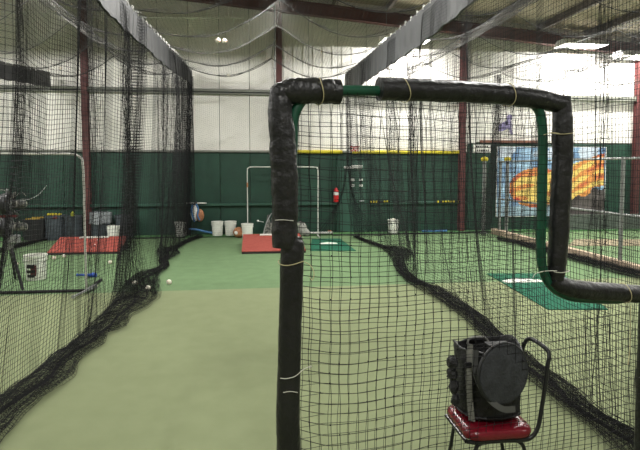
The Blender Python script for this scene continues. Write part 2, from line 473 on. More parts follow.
for j in range(NZ):
    for i in range(NX):
        a = j*(NX+1)+i; Fm.append((a, a+NX+1, a+NX+2, a+1)); cols.append(mural_col((i+.5)/NX, (j+.5)/NZ))
ml = thing('mural', 'painted wall mural of an orange flaming shape on blue sky', 'mural', ((pa[0]+pb[0])/2, WY-.03, (pa[2]+pb[2])/2))
me = bpy.data.meshes.new('painted_face'); me.from_pydata(V, [], Fm); me.update()
ca = me.color_attributes.new('paint', 'FLOAT_COLOR', 'CORNER')
arr = np.ones((len(Fm), 4, 4)); arr[:, :, :3] = np.array([[lin(q) for q in c] for c in cols])[:, None, :]
ca.data.foreach_set('color', arr.ravel())
mm = bpy.data.materials.new('mural_paint'); mm.use_nodes = True
at = mm.node_tree.nodes.new('ShaderNodeVertexColor'); at.layer_name = 'paint'
mm.node_tree.links.new(at.outputs[0], mm.node_tree.nodes['Principled BSDF'].inputs['Base Color']); mm.node_tree.nodes['Principled BSDF'].inputs['Roughness'].default_value = .6
me.materials.append(mm); o = bpy.data.objects.new('painted_face', me); COL.objects.link(o); o.parent = ml; o.location = (0, -.012, 0)
MB().box((0, 0, 0), (mw+.03, .02, mh+.03)).build('backing_board', 'white', ml)
# white sign with small black print
p = PY(482, 148.5, WY-.04); s = thing('wall_sign', 'small white sign with black print left of the mural', 'sign', (p[0], WY-.03, p[2]))
MB().box((0, 0, 0), (.52, .015, .24)).build('board', 'white', s)
b = MB()
for zz, n in ((.055, 7), (-.055, 8)):
    for i in range(n): b.box(((i-(n-1)/2)*.052, -.009, zz), (.034, .004, .055))
b.box((0, -.009, .11), (.5, .004, .012)); b.box((0, -.009, -.11), (.5, .004, .012)); b.each('black_print', 'black_print', s)
# purple player silhouette on the white wall
def px_poly(pts, Y): return [PY(x, y, Y) for x, y in pts]
b = MB()
for poly in ([(506.5, 119), (508, 115), (510.5, 114), (512.5, 116.5), (511.5, 120), (509, 121)],
             [(505, 121.5), (511, 120.5), (512, 126), (510.5, 130), (508, 129), (506, 127)],
             [(498, 129), (500, 127.5), (506, 126), (507, 129), (503, 131), (498.5, 131.5)],
             [(509, 129), (511.5, 128), (513, 134), (511, 135)],
             [(498, 127), (500, 124), (508, 120), (507, 125), (502, 128)]):
    b.prism(px_poly(poly, WY-.03), (0, .015, 0))
p = px_poly([(506, 124)], WY-.03)[0]
tag(b.build('wall_decal', 'purple', origin=p), 'purple crouching figure decal on the white wall above the mural', 'decal')

# ------------------------------------------------------------------ lights
def fixture(p, label=None, rz=0):
    f = thing('ceiling_light', label or 'long fluorescent high bay lamp placed out of view to light the hall', 'lamp', p, 'fluorescent high bay lamps', rz)
    zr_ = roof_z(p[0])-.05-p[2]
    b = MB(); b.prism([(-.62, -.29, -.005), (-.62, .29, -.005), (-.62, .15, .11), (-.62, -.15, .11)], (1.24, 0, 0)); b.build('housing', 'housing', f)
    for c_, d_ in (((0, -.285, -.0235), (1.24, .01, .041)), ((0, .285, -.0235), (1.24, .01, .041)), ((-.615, 0, -.0235), (.01, .56, .041)), ((.615, 0, -.0235), (.01, .56, .041))): MB().box(c_, d_).build('cutoff_lip', 'housing', f)  # lips added to cut the lamp's light off the upper wall
    MB().box((0, 0, -.008), (1.2, .42, .006)).build('diffuser', 'lamp', f)
    b = MB()
    for s in (-.5, .5): b.tube([(s, 0, .1), (s, 0, zr_)], .004, 5)
    b.each('hanger', 'grey_pipe', f)
    for k, (kind, e_) in enumerate((('AREA', 1.1), ('POINT', 2.1))):
        ld = bpy.data.lights.new('lamp_light', kind); ld.energy = LAMP_W*e_; ld.color = (1, .985, .95)
        if kind == 'AREA': ld.shape = 'RECTANGLE'; ld.size = 1.2; ld.size_y = .42
        else: ld.shadow_soft_size = .012
        l = bpy.data.objects.new('lamp_light', ld); COL.objects.link(l); l.parent = f; l.location = (0, 0, -.013-.013*k)
    return f
zL = 5.15
vis = [(405, 39.5, 'lit high bay lamp half hidden behind the right grey net drape'),
       (581.5, 44.5, 'lit high bay lamp at upper right, nearer of the two in view'),
       (637, 56, 'lit high bay lamp at the far right edge, lower of the two')]
for x, y, lab in vis:
    z_ = zL
    while G(x, y, z_)[1] > WY-.6: z_ -= .02
    fixture(G(x, y, z_), lab)
for (x, y, z) in [(x, 9.0 if x < 6 else 8.2, 4.95 if x < 6 else 4.85) for x in (-10, -6.6, -3.3, .1, 3.5, 6.8, 9.9, 13.2)]+[(x, 4.6, 5.2) for x in (-8, -2.6, 3.2, 9)]+[(x, -1.5, 5.2) for x in (-6, .6, 7)]:  # row nearest the back wall is added, unseen, to brighten it
    fixture((x, y, z))

# ------------------------------------------------------------------ cage nets
CELL = .046
def smooth_noise(n, step, amp, seed):
    r = np.random.default_rng(seed); k = max(4, int(n/step)+3)
    return np.interp(np.arange(n), np.arange(k)*step, r.normal(0, amp, k))
def interp_rows(rows, inner=True):
    """rows (y, xa, xb) -> floor points ordered near to far"""
    A = np.array([G(xa, y)[:2] for y, xa, xb in rows]); B = np.array([G(xb, y)[:2] for y, xa, xb in rows])
    o = np.argsort(A[:, 1]); return A[o], B[o]
def bundle(rows, parent, near=1.0, seed=1, height=.10, lanes=26, twine=.0014, ext=None):
    A, B = interp_rows(rows)
    if ext is not None and A[0, 1] > near:
        A = np.vstack([[ext[0], near], A]); B = np.vstack([[ext[1], near], B])
    Ya = np.arange(A[0, 1], min(A[-1, 1], WY-.25), .045); n = len(Ya)
    xa = np.interp(Ya, A[:, 1], A[:, 0]); xb = np.interp(Ya, B[:, 1], B[:, 0])
    r = np.random.default_rng(seed)
    W = WIRES()
    wd = np.abs(xb-xa)
    for layer in range(3):
        t = np.linspace(0, 1, lanes)
        S = np.zeros((n, lanes, 3))
        ph = smooth_noise(n, 9, .9, seed*10+layer)
        for j in range(lanes):
            tt = np.clip(t[j]+smooth_noise(n, 9, .07, seed*100+layer*40+j), -.02, 1.02)
            tt = tt+.05*np.sin(ph+j*1.9)
            env = np.sqrt(np.clip(1-(2*np.clip(tt, 0, 1)-1)**2, .02, 1))
            S[:, j, 0] = xa+(xb-xa)*tt
            S[:, j, 1] = Ya+r.normal(0, .006, n)+.05*math.sin(j*.7+layer)+smooth_noise(n, 6, .03, seed*5+layer)
            S[:, j, 2] = .012+(.35+.65*np.abs(smooth_noise(n, 7, .6, seed*77+layer*33+j//3)))*env*height*np.clip(wd/.3, .15, 1.2)+.012*layer
        W.grid(S, twine, hs=1, vs_=1)
    W.build('bunched_netting', 'net', parent)
    # lead rope inside the bunch
    c = np.stack([(xa+xb)/2+smooth_noise(n, 8, .03, seed+5), Ya, np.full(n, .03)], 1)
    MB().tube(c[::3], .014, 6).build('lead_rope', 'rope', parent, True)
    return Ya, xa, xb
def net_wall(X, ya, yb, ztop, xbot, label, seed, fold=.06, twine=.0017, gather=(), cat='net', step=None, zb=.03, pitch=.037):
    """net hanging at X from ya to yb; ztop(Y), xbot(Y) give top height and foot line"""
    e = thing('cage_net', label, cat, (X, (ya+yb)/2, 0), 'batting cage side nets')
    o = np.array([X, (ya+yb)/2, 0])
    n = int((yb-ya)/pitch)+1; Yl = np.linspace(ya, yb, n)
    m = int(4.3/CELL); t = np.linspace(0, 1, m)
    zt = ztop(Yl)
    xf = smooth_noise(n, 7, fold, seed)+smooth_noise(n, 17, fold*1.3, seed+1)
    yf = smooth_noise(n, 6, .06, seed+2)+smooth_noise(n, 23, .12, seed+4)
    S = np.zeros((n, m, 3))
    S[..., 0] = X+xf[:, None]*np.sin(PI*np.clip(t*1.0, 0, 1))[None, :]**.6+(xbot(Yl)-X)[:, None]*((1-t)**2.2)[None, :]
    S[..., 1] = Yl[:, None]+yf[:, None]*(1-t)[None, :]
    S[..., 2] = zb+(zt-zb)[:, None]*t[None, :]+(smooth_noise(n, 11, .02, seed+3))[:, None]*np.sin(PI*t)[None, :]
    for yc, wd, q in gather:      # net pulled together around Y = yc
        g_ = np.exp(-((Yl-yc)/wd)**2); S[..., 1] -= (g_*(Yl-yc)*q)[:, None]; S[..., 0] += (g_*.12*np.sin(Yl*40))[:, None]
    S[..., 1] = np.minimum(S[..., 1], WY-.1)
    S -= o
    W = WIRES(); W.add(S[:, ::3], twine, (.9, .3, .1)); W.add(np.swapaxes(S, 0, 1)[:, ::2], twine, (.2, .1, .95))
    W.build('netting', 'net', e)
    MB().tube(S[::6, -1], .006, 5).build('top_cable', 'grey_pipe', e, True)
    return e, o
def shift_children(e, o):
    pass
rowsL = [(418, 23, -18), (403, 41, 0), (390, 60, 18), (379, 73, 31), (366, 77, 46), (359, 83, 53), (345, 104, 75), (336, 106, 84), (329, 126, 90), (318, 131, 102), (307, 150, 112),
         (300, 158, 116), (292, 160, 122), (285, 158, 126), (280, 157, 131), (275, 160, 146), (271, 166, 156), (267, 169, 161), (262, 167, 159), (258, 175, 163), (255.5, 180, 157),
         (253, 178, 157), (251, 177, 167), (248, 181, 174), (244, 187, 181), (240, 197, 189), (237.5, 204, 196)]
rowsR = [(445, 606, 650), (425, 585, 614), (408, 560, 590), (391, 540, 572), (370, 515, 542), (350, 492, 515), (320, 464, 484), (300, 436, 456), (291, 420, 440),
         (283, 407, 419), (274, 398, 409), (268, 395, 405), (262, 393, 403), (257, 390, 412), (253, 387, 410), (249, 380, 388), (243, 366, 371), (237.5, 353, 357)]
rowsLL = [(262, -50, -38), (252, -6, 4), (247, 15, 22), (243, 31, 37), (240, 44, 49), (238, 52, 56)]
rowsRR = [(300, 722, 752), (285, 655, 682), (272, 606, 628), (262, 574, 590), (252, 538, 552), (245, 516, 526), (240, 495, 502)]
# height of the top line of the side nets, measured along the drapes
def prof(px, X):
    P = np.array([PX(x, y, X) for x, y in px]); o = np.argsort(P[:, 1]); return P[o, 1], P[o, 2]
upL = prof([(125, 0), (142, 19), (160, 37), (177, 54), (193, 72)], XL)
loL = prof([(96, 0), (120, 25), (144, 47), (160, 61.5), (175, 73), (192.5, 84.5)], XL)
upR = prof([(432, 0), (410, 20), (389, 37), (366, 57), (345, 74)], XR)
loR = prof([(475, 1), (447, 24), (420, 45), (392, 64), (362, 84)], XR)
upLL = prof([(0, 61), (25, 67), (52, 72.5)], XLL)
loLL = prof([(0, 79), (25, 83), (51, 87.5)], XLL)
def f_of(pr): return lambda Y: np.interp(Y, pr[0], pr[1])
YE = WY-.35
def foot(rows, side):
    A, B = interp_rows(rows); Q = B if side else A
    return lambda Y: np.interp(Y, Q[:, 1], Q[:, 0])
nets = []
spec = [
 (XL, 1.0, YE, f_of(upL), foot(rowsL, 1), 'black cage net on the left of the centre aisle, bunched on the turf', 11, rowsL, (-1.50, -1.98), [(7.6, .5, .5), (12.3, .7, .6)]),
 (XR, 1.0, YE, f_of(upR), foot(rowsR, 1), 'black cage net right of the centre aisle, running behind the red chair', 23, rowsR, (2.15, 2.5), [(11.3, .35, .6), (12.9, .5, .6)]),
 (XLL, 5.0, YE, f_of(upLL), foot(rowsLL, 1), 'black cage net at far left beyond the pipe screen, topped by a short drape', 37, rowsLL, None, [(12.5, .5, .5)]),
 (XRR, 5.0, YE, lambda Y: 4.25+.02*(Y-5), foot(rowsRR, 0), 'black cage net at far right along the tan timber beam', 51, rowsRR, None, [(12.8, .5, .4)]),
]
for X, ya, yb, zt, xb, lab, sd, rows, ext, gat in spec:
    e, o = net_wall(X, ya, yb, zt, xb, lab, sd, gather=gat, twine=.0021 if X == XL else .0018)
    bundle(rows, e, 1.0 if ext else 5.0, sd, ext=ext)
    for ch in e.children:      # the bundle was made in world space
        if ch.name.startswith(('bunched', 'lead')): ch.location = -o
    nets.append(e)
# gathered far ends of the two aisle nets
def strands(paths, r, parent, name='gathered_end', m='net'):
    W = WIRES()
    for P in paths: W.add(P, r)
    o = W.build(name, m, parent); return o
rr = np.random.default_rng(5)
paths = []
o = np.array(nets[0].location)
top = PY(190.5, 76, YE); bot = PY(187, 236, YE); bot[2] = .03
for i in range(110):
    a = rr.normal(0, 1, 2)*(.07, .08); zz = np.linspace(0, 1, 22)
    w1 = rr.uniform(0, 6.28); P = top*(1-zz)[:, None]+bot*zz[:, None]
    P[:, 0] += a[0]*(.5+.7*zz)+.02*np.sin(zz*14+w1); P[:, 1] += a[1]*(.5+.8*zz)+.02*np.cos(zz*11+w1); paths.append(P-o)
for z in np.arange(.1, 4.1, .05):
    th = np.linspace(0, 2*PI, 9); c = top+(bot-top)*(1-z/top[2]); P = np.stack([c[0]+(.07+rr.normal(0, .02))*np.cos(th), c[1]+.08*np.sin(th), z+.04*rr.normal(0, 1, 9)], 1); paths.append(P-o)
strands(paths, .0022, nets[0])
# right net end: tied high and spread like a tent over the door
paths = []; o = np.array(nets[1].location)
tie = PY(347.5, 157, YE); top = PY(347, 84, YE)
for i in range(26):
    zz = np.linspace(0, 1, 14); a = rr.normal(0, .022, 2)
    P = top*(1-zz)[:, None]+tie*zz[:, None]; P[:, 0] += a[0]+.015*np.sin(zz*9+i); P[:, 1] += a[1]; paths.append(P-o)
for i in range(64):
    s_ = rr.choice([-1, 1], p=[.45, .55]); u = rr.uniform(.25, 1)
    end = PY(348+(-38*u if s_ < 0 else 34*u), 236, YE); end[2] = .04; zz = np.linspace(0, 1, 20)
    P = tie*(1-zz)[:, None]+end*zz[:, None]
    P[:, 0] += -(end[0]-tie[0])*.45*np.sin(PI*zz)*(.6+.4*zz)*u+rr.normal(0, .02); P[:, 1] += rr.normal(0, .05)*zz; paths.append(P-o)
strands(paths, .0018, nets[1])
# pleats: places where a side net hangs folded into a dense vertical band
def pleat(net, X, px, foot_px, ztop, wx, wy, cnt, seed, zlow=.05):
    o = np.array(net.location); r = np.random.default_rng(seed)
    t_ = PX(px, 150, X); Yc = float(t_[1]); zt_ = float(ztop(Yc)); fb = G(*foot_px); paths = []
    for i in range(cnt):
        zz = np.linspace(0, 1, 20); w1 = r.uniform(0, 6.28); dx, dy = r.normal(0, wx), r.normal(0, wy)
        P = np.stack([X+(fb[0]-X)*zz**3+dx*(1+.8*zz**2)+.02*np.sin(zz*13+w1), Yc+(fb[1]-Yc)*zz**3+dy*(1+1.2*zz**3)+.02*np.cos(zz*9+w1), zt_+(zlow-zt_)*zz], 1)
        P[:, 1] = np.minimum(P[:, 1], WY-.08)
        paths.append(P-o)
    for z in np.arange(.2, zt_, .06):
        k = 7; f_ = (1-z/zt_)**3; yy = np.linspace(-1.6, 1.6, k)*wy
        paths_c = np.stack([X+(fb[0]-X)*f_+r.normal(0, wx, k), Yc+(fb[1]-Yc)*f_+yy*(1+1.2*f_), z+r.normal(0, .015, k)], 1)-o
        PL.append((net, paths_c))
    strands(paths, .0017, net, 'net_pleat')
PL = []
pleat(nets[0], XL, 128.5, (140, 292), f_of(loL), .03, .13, 42, 1)
pleat(nets[0], XL, 166, (163, 262), f_of(loL), .04, .30, 40, 2)
pleat(nets[0], XL, 178, (176, 250), f_of(loL), .04, .30, 60, 3)
pleat(nets[0], XL, 98, (96, 330), f_of(loL), .03, .12, 16, 4)
#pleat(nets[0], XL, 40, (40, 385), f_of(loL), .03, .08, 10, 5)
pleat(nets[1], XR, 371, (392, 256), f_of(loR), .03, .25, 16, 6)
pleat(nets[1], XR, 412, (412, 284), f_of(loR), .025, .10, 30, 7)
pleat(nets[1], XR, 395, (397, 264), f_of(loR), .03, .2, 14, 8)
pleat(nets[1], XR, 458, (462, 320), f_of(loR), .03, .12, 14, 9)
pleat(nets[1], XR, 601, (596, 420), f_of(loR), .02, .05, 12, 10)
pleat(nets[3], XRR, 497, (484, 238), lambda Y: 4.3, .05, .08, 50, 11)
for net in {id(a): a for a, _ in PL}.values():
    W = WIRES(); [W.add(P, .0015) for a, P in PL if a is net]; W.build('pleat_crossing', 'net', net)

# drapes hung along the top cables
def drape(X, up, lo, ya, yb, label, seed):
    e = thing('net_drape', label, 'drape', (X, (ya+yb)/2, 4), 'grey drapes along the net cables')
    o = np.array(e.location)
    n = int((yb-ya)/.045); Yl = np.linspace(ya, yb, n); m = 8
    wob = smooth_noise(n, 9, .006, seed); V = []
    for side in (0, 1):
        for i in range(n):
            for j in range(m):
                t = j/(m-1); z = np.interp(Yl[i], *lo)*(1-t)+np.interp(Yl[i], *up)*t
                ripple = (.007*math.sin(Yl[i]*17+1.3*math.sin(Yl[i]*3))+wob[i])*(1-t*.7)
                zz = z+(.012*math.sin(Yl[i]*9)+wob[i]*.5 if j == 0 else 0)
                V.append((X+ripple+(side-.5)*.02*(1.6-t)-o[0], Yl[i]-o[1], zz-o[2]))
    f = []; N = n*m
    for i in range(n-1):
        for j in range(m-1):
            a = i*m+j; f.append((a, a+m, a+m+1, a+1)); f.append((N+a, N+a+1, N+a+m+1, N+a+m))
        a = i*m; f.append((a, N+a, N+a+m, a+m)); a = i*m+m-1; f.append((a, a+m, N+a+m, N+a))
    for i in (0, n-1):
        for j in range(m-1):
            a = i*m+j; q = (a, a+1, N+a+1, N+a); f.append(q if i == 0 else q[::-1])
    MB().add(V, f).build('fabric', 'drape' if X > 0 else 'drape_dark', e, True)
    b = MB(); yy = ya+.1
    while yy < yb-.05:
        z = float(np.interp(yy, *up)); b.box((X-o[0], yy-o[1], z-o[2]), (.03, .012, .06)); b.box((X-o[0], yy-o[1], z+.03-o[2]), (.012, .03, .02)); yy += .3
    t = b.build('cable_tie', 'white', e); t['kind'] = 'stuff'
drape(XL, upL, loL, 4.5, min(WY-.12, float(PX(193, 78, XL)[1])), 'long grey drape hanging over the left side of the centre aisle', 3)
drape(XR, upR, loR, 4.5, min(WY-.12, float(PX(345, 78, XR)[1])), 'long grey drape crossing above the padded screen', 4)
drape(XLL, upLL, loLL, 8.5, min(WY-.12, float(PX(52, 80, XLL)[1])), 'short grey drape at the far left edge', 6)

# ceiling nets over each bay, sagging between cross cables
def roof_net(xa, xb, za, zb_, zmid, label, seed, ya=2.0, yb=YE-.2, xm=None):
    xm = xm if xm is not None else (xa+xb)/2
    e = thing('overhead_net', label, 'net', (xm, (ya+yb)/2, 4.3), 'overhead cage nets'); o = np.array(e.location)
    nu = int((xb-xa)/.055); nv = int((yb-ya)/.055)
    Xs = np.linspace(xa, xb, nu); Ys = np.linspace(ya, yb, nv)
    cross = np.arange(yb, ya-1.6, -1.55)
    def Z(X, Y, sag=True):
        u1 = np.clip((X-xa)/(xm-xa), 0, 1); u2 = np.clip((X-xm)/(xb-xm), 0, 1)
        left = za(Y)+(zmid-za(Y))*u1-.30*np.sin(PI*u1)
        right = zmid+(zb_(Y)-zmid)*u2-.30*np.sin(PI*u2)
        z = np.where(X < xm, left, right)
        if sag:
            ph = ((yb-Y) % 1.55)/1.55; z = z-.16*np.sin(PI*ph)*(.25+.75*np.sin(PI*np.clip((X-xa)/(xb-xa), 0, 1)))
        return z
    XX, YYY = np.meshgrid(Xs, Ys, indexing='ij')
    S = np.stack([XX, YYY, Z(XX, YYY)+.01*np.sin(XX*9+YYY*7)], -1)-o
    W = WIRES(); W.add(S[:, ::2], .0016, (.9, .1, .3)); W.add(np.swapaxes(S, 0, 1)[:, ::2], .0016, (.1, .9, .3)); W.build('netting', 'net_roof', e)
    for c in cross:
        if c < ya: continue
        P = np.stack([Xs, np.full(nu, c), Z(Xs, np.full(nu, c), False)], 1)-o
        MB().tube(P[::3], .0055, 5).build('cross_cable', 'rope', e, True)
    P = np.stack([np.full(nv, xm), Ys, Z(np.full(nv, xm), Ys, False)], 1)-o
    MB().tube(P[::4], .006, 5).build('ridge_cable', 'rope', e, True)
    return e, Z
xm0 = float(PY(273, 60, 12.5)[0])
zmid0 = float(PY(273, 60, 13.25-1.55)[2])-.02
on, Zc = roof_net(XL, XR, f_of(upL), f_of(upR), 4.62, 'sagging overhead net above the centre aisle', 61, xm=xm0)
roof_net(XLL, XL, f_of(upLL), f_of(upL), 4.62, 'sagging overhead net above the left cage', 62)
roof_net(XR, XRR, f_of(upR), lambda Y: 4.25+.02*(Y-5), 4.62, 'sagging overhead net above the right cage', 63, ya=3)
roof_net(XRR, XRR+4.2, lambda Y: 4.25+.02*(Y-5), lambda Y: 4.3+0*Y, 4.55, 'sagging overhead net beyond the far right cage', 64, ya=6)
# thin end net of the centre bay with its rope on the floor
e = thing('end_net', 'fine end net hanging in front of the back wall behind the centre aisle', 'net', ((XL+XR)/2, 13.6, 2)); o = np.array(e.location)
nu, nv = 80, 84
u = np.linspace(0, 1, nu); v = np.linspace(0, 1, nv)
S = np.zeros((nu, nv, 3)); zt = 4.35+.22*np.abs(np.cos(2*PI*u))-.25*np.abs(np.sin(2*PI*u))
S[..., 0] = (XL+(XR-XL)*u)[:, None]+.02*np.sin(v*9)[None, :]; S[..., 1] = 13.6+.05*np.sin(u*31)[:, None]*np.sin(PI*v)[None, :]
S[..., 2] = .03+(zt-.03)[:, None]*v[None, :]
S -= o
W = WIRES(); W.add(S[:, ::4], .0009, (.9, .3, .1)); W.add(np.swapaxes(S, 0, 1), .0009, (.1, .2, .9)); W.build('netting', 'net_roof', e)
for (xa, xb) in ((-5.6, XL-.1), (XR-.35, 6.3)):
    P = [(x, 13.62+.02*math.sin(x*5), .02) for x in np.arange(xa, xb, .2)]
    lab = 'black rope lying across the turf at the far end of the left cage' if xa < 0 else 'black rope lying across the turf at the far end of the right cage'
    tag(MB().tube(P, .016, 6).build('floor_rope', 'rope', None, True), lab, 'rope')
P = [(x, 13.6+.01*math.sin(x*5), .02) for x in np.arange(XL+.1, XR-.4, .2)]
MB().tube(np.array(P)-o, .008, 6).build('foot_rope', 'rope', e, True)

# ------------------------------------------------------------------ the padded L-shaped screen in front
A3 = PY(285, 200, 2.28); B3 = PY(560, 200, 2.56)
ex = np.array([B3[0]-A3[0], B3[1]-A3[1], 0]); ex /= np.linalg.norm(ex); nrm = np.array([ex[1], -ex[0], 0])   # nrm points to the viewer
def S_(x, y, off=0):
    d = ray(x, y); t = np.dot(A3-O, nrm)/np.dot(d, nrm); return O+d*t+nrm*off
def sz(x, y): p = S_(x, y); return np.dot(p-A3, ex), p[2]
def W_(s, z, off=0): return A3*(1, 1, 0)+ex*s+np.array([0, 0, z])+nrm*off
scr = thing('padded_screen', 'large L-shaped pitching screen with black padded green frame in the foreground', 'screen', W_(.6, 0))
so = np.array(scr.location)
s0, _ = sz(288, 300); s1 = sz(544.5, 200)[0]; zb = sz(600, 299)[1]; s2 = s0+2.13
pp = [(293.5, 135), (294, 120), (297.5, 108), (305, 98), (318, 91.5), (340, 90.5), (378, 90.5), (450, 92), (505, 95.5), (528, 100), (539, 108), (543.5, 122), (544.5, 150), (543.5, 200),
      (542.5, 240), (543, 262), (548, 279), (557, 290), (570, 296.5), (588, 299), (620, 300)]
P = [W_(s0, .03), W_(s0, .8), S_(290, 250), S_(291, 180)]+[S_(x, y, -.012) for x, y in pp]+[W_(s2-.15, zb), W_(s2-.04, zb-.04), W_(s2, zb-.15), W_(s2, .03)]
b = MB(); b.tube(loc_pts(spline(P, 5), scr), .0245, 12); b.build('frame_pipe', 'green_pipe', scr, True)
b = MB(); b.tube(loc_pts([W_(s0, .05), W_(s2, .05)], scr), .0205, 12); b.build('bottom_pipe', 'green_pipe', scr, True)
for s in (s0, s2):
    MB().tube(loc_pts(spline([W_(s, .03, .45), W_(s, .03, 0), W_(s, .03, -.12)], 4), scr), .022, 10).build('foot', 'green_pipe', scr, True)
def pad(pts, rad, name, seed, n=22, wr=1.0):
    Pn = spline(pts, 8); k = len(Pn); rad = np.interp(np.linspace(0, 1, k), np.linspace(0, 1, len(rad)), rad)
    b = MB(); b.tube(Pn-so, rad, n); V = b.v[0]; r = np.random.default_rng(seed)
    ph = r.uniform(0, 6, 8); idx = np.repeat(np.arange(k), n); ang = np.tile(np.arange(n)*2*PI/n, k); L = idx/k*len(pts)
    C = (Pn-so)[idx]
    s = 1+.55*wr*(.030*np.sin(L*5.1+ang+ph[0])+.022*np.sin(L*9.3-2*ang+ph[1])+.018*np.sin(3*ang+L*3.1+ph[2])+.014*np.sin(L*19+ang*2+ph[3]))
    s *= 1-.05*np.maximum(0, np.sin(L*7+ph[4]))**6*wr
    b.v[0] = C+(V-C)*s[:, None]
    return b.build(name, 'vinyl', scr, True)
R_ = .0585
pad([S_(284.5, 247), S_(285, 215), S_(284.5, 180), S_(282.5, 140), S_(280, 110), S_(281, 89)], [R_*.97, R_*.98, R_*1.02, R_*1.0, R_*.90, R_*.80], 'padding', 1)
pad([S_(274, 94), S_(290, 91.5), S_(310, 91), S_(326, 91.5), S_(339, 92)], [R_*.62, R_*.98, R_*.97, R_*.93, R_*.95], 'padding', 2)
pad([S_(294, 236), S_(292.5, 247), S_(291, 300), S_(289.5, 350), S_(288, 420), W_(s0, .55), W_(s0, .1)], [.04, .053, .052, .052, .054, .054, .054], 'padding', 3, wr=.5)
pad([S_(379, 89, .0), S_(400, 89.5), S_(430, 90.5), S_(470, 92), S_(510, 95), S_(540, 99.5), S_(563, 105)], [.054, .053, .053, .052, .052, .050, .046], 'padding', 4, wr=.6)
pad([S_(562, 97), S_(562.5, 130), S_(562.5, 160), S_(560.5, 200), S_(558.5, 240), S_(556.5, 268), S_(556, 280)], [.044, .053, .052, .052, .050, .048, .038], 'padding', 5)
pad([S_(551, 280), S_(562, 285.5), S_(580, 289.5), S_(610, 292), S_(640, 294), W_(s2-.02, sz(640, 294)[1])], [.030, .046, .049, .050, .050, .05], 'padding', 6, wr=.7)
pad([W_(s2, zb+.04), W_(s2, .6), W_(s2, .1)], [.05, .052, .05], 'padding', 7)
# end cuff where the left padding overlaps
# ties
def tie_loop(c, d, r, m, tail=None, name='tie'):
    d = np.array(d, float); d /= np.linalg.norm(d); u = nrm-d*np.dot(nrm, d); u /= np.linalg.norm(u); v = np.cross(d, u)
    a = np.linspace(0, 2*PI, 24, endpoint=False)
    P = c-so+r*(np.cos(a)[:, None]*u+np.sin(a)[:, None]*v)+d*.006*np.sin(2*a)[:, None]
    b = MB(); b.tube(P, .0022, 6, closed=True)
    if tail is not None: b.tube(spline(np.array(tail)-so, 6), .002, 6)
    b.build(name, m, scr, True)
tie_loop(S_(319, 91.5), ex, .059, 'string'); tie_loop(S_(404, 90), ex+(0, 0, .15), .057, 'string'); tie_loop(S_(508.5, 95), ex, .056, 'string')
tie_loop(S_(291, 262), (.0, 0, 1), .0565, 'string', [S_(303, 261, .03), S_(308, 264, .04), S_(311, 271, .045), S_(309.5, 278, .045), S_(307, 275, .04)])
tie_loop(S_(561, 134), (.08, 0, 1), .0565, 'string', [S_(552, 134, .05), S_(548, 133, .03), S_(541, 135, .02)])
tie_loop(S_(558, 270), (.1, 0, 1), .054, 'pale_string', [S_(550, 269, .05), S_(541, 270, .03), S_(533, 273, .02), S_(530, 277, .02)])
tie_loop(S_(623, 293), ex, .056, 'string', [S_(623, 303, .05), S_(622.5, 325, .05), S_(623, 345, .045), S_(621, 362, .045)])
b = MB(); b.tube(spline([S_(277, 373, .06), S_(283, 373, .065), S_(292, 371, .06), S_(300, 365, .055), S_(308, 362, .05), S_(306, 364, .05)], 6)-so, .0018, 6)
b.tube(spline([S_(280, 387, .06), S_(287, 386, .06), S_(294, 387, .06)], 5)-so, .0016, 6); b.each('loose_string', 'pale_string', scr, True)
b = MB(); b.tube(spline([S_(272, 219, .055), S_(280, 218.5, .062), S_(290, 219.5, .06)], 5)-so, .0016, 6); b.build('loose_string', 'pale_string', scr, True)
# net sleeve: two layers of twine
sL = sz(294, 200)[0]; sR = s1; zT = sz(400, 92)[1]; cell = .0465
def disp(s, z, layer):
    q = np.clip((s-sL)/.35, 0, 1); lowness = np.clip((zT-z)/1.2, 0, 1)
    dz = -.055*np.sin(q*PI/2)*lowness-.008*np.sin(s*3.1+z*2+layer*2)-.003*np.sin(s*17+z*9+layer)
    ds = .006*np.sin(z*5+s*3+layer*1.7)+.0025*np.sin(z*23+s*11)
    off = .045-.09*layer+.015*np.sin(s*4+z*3+layer)
    edge = np.clip(np.minimum(s-sL, zT-z)/.15, 0, 1); return ds, dz, off*edge
W = WIRES()
for layer in (0, 1):
    co = .017*layer
    for z in np.arange(.03+co, zT-.02, cell*(1 if layer == 0 else 1.03)):
        e_ = sR if z > zb else s2
        s = np.arange(sL, e_+.01, .023); dsv, dzv, off = disp(s, np.full(len(s), z), layer)
        ro = np.array([rng.normal(0, .002)]); P = A3*(1, 1, 0)+ex*(s+dsv)[:, None]+np.array([0, 0, 1])*(z+dzv+ro)[:, None]+nrm*off[:, None]; W.add(P-so, .0017 if layer == 0 else .0013, (.1, .2, .9))
    for s in np.arange(sL+.02+co, s2, cell*(1 if layer == 0 else 1.05)):
        zt_ = zT if s < sR else zb
        z = np.arange(.03, zt_, .023); sv = np.full(len(z), s+rng.normal(0, .002)); dsv, dzv, off = disp(sv, z, layer)
        P = A3*(1, 1, 0)+ex*(sv+dsv)[:, None]+np.array([0, 0, 1])*(z+dzv)[:, None]+nrm*off[:, None]; W.add(P-so, .0015 if layer == 0 else .0012, (.9, .2, .1))
W.build('netting', 'net', scr)
# knots
b = MB(); kn = []
for i in range(0, 26):
    for j in range(0, 42):
        if rng.random() < .35: kn.append((sL+.02+i*cell, .03+j*cell))
pl = PX  # keep helper names short
for s, z in kn:
    if s > sR or z > zT-.03: continue
    a, c, off = disp(np.array(s), np.array(z), 0); b.box(W_(s+a, z+c, off)-so, (.005, .005, .005))
k_ = b.build('knots', 'net', scr); k_['kind'] = 'stuff'

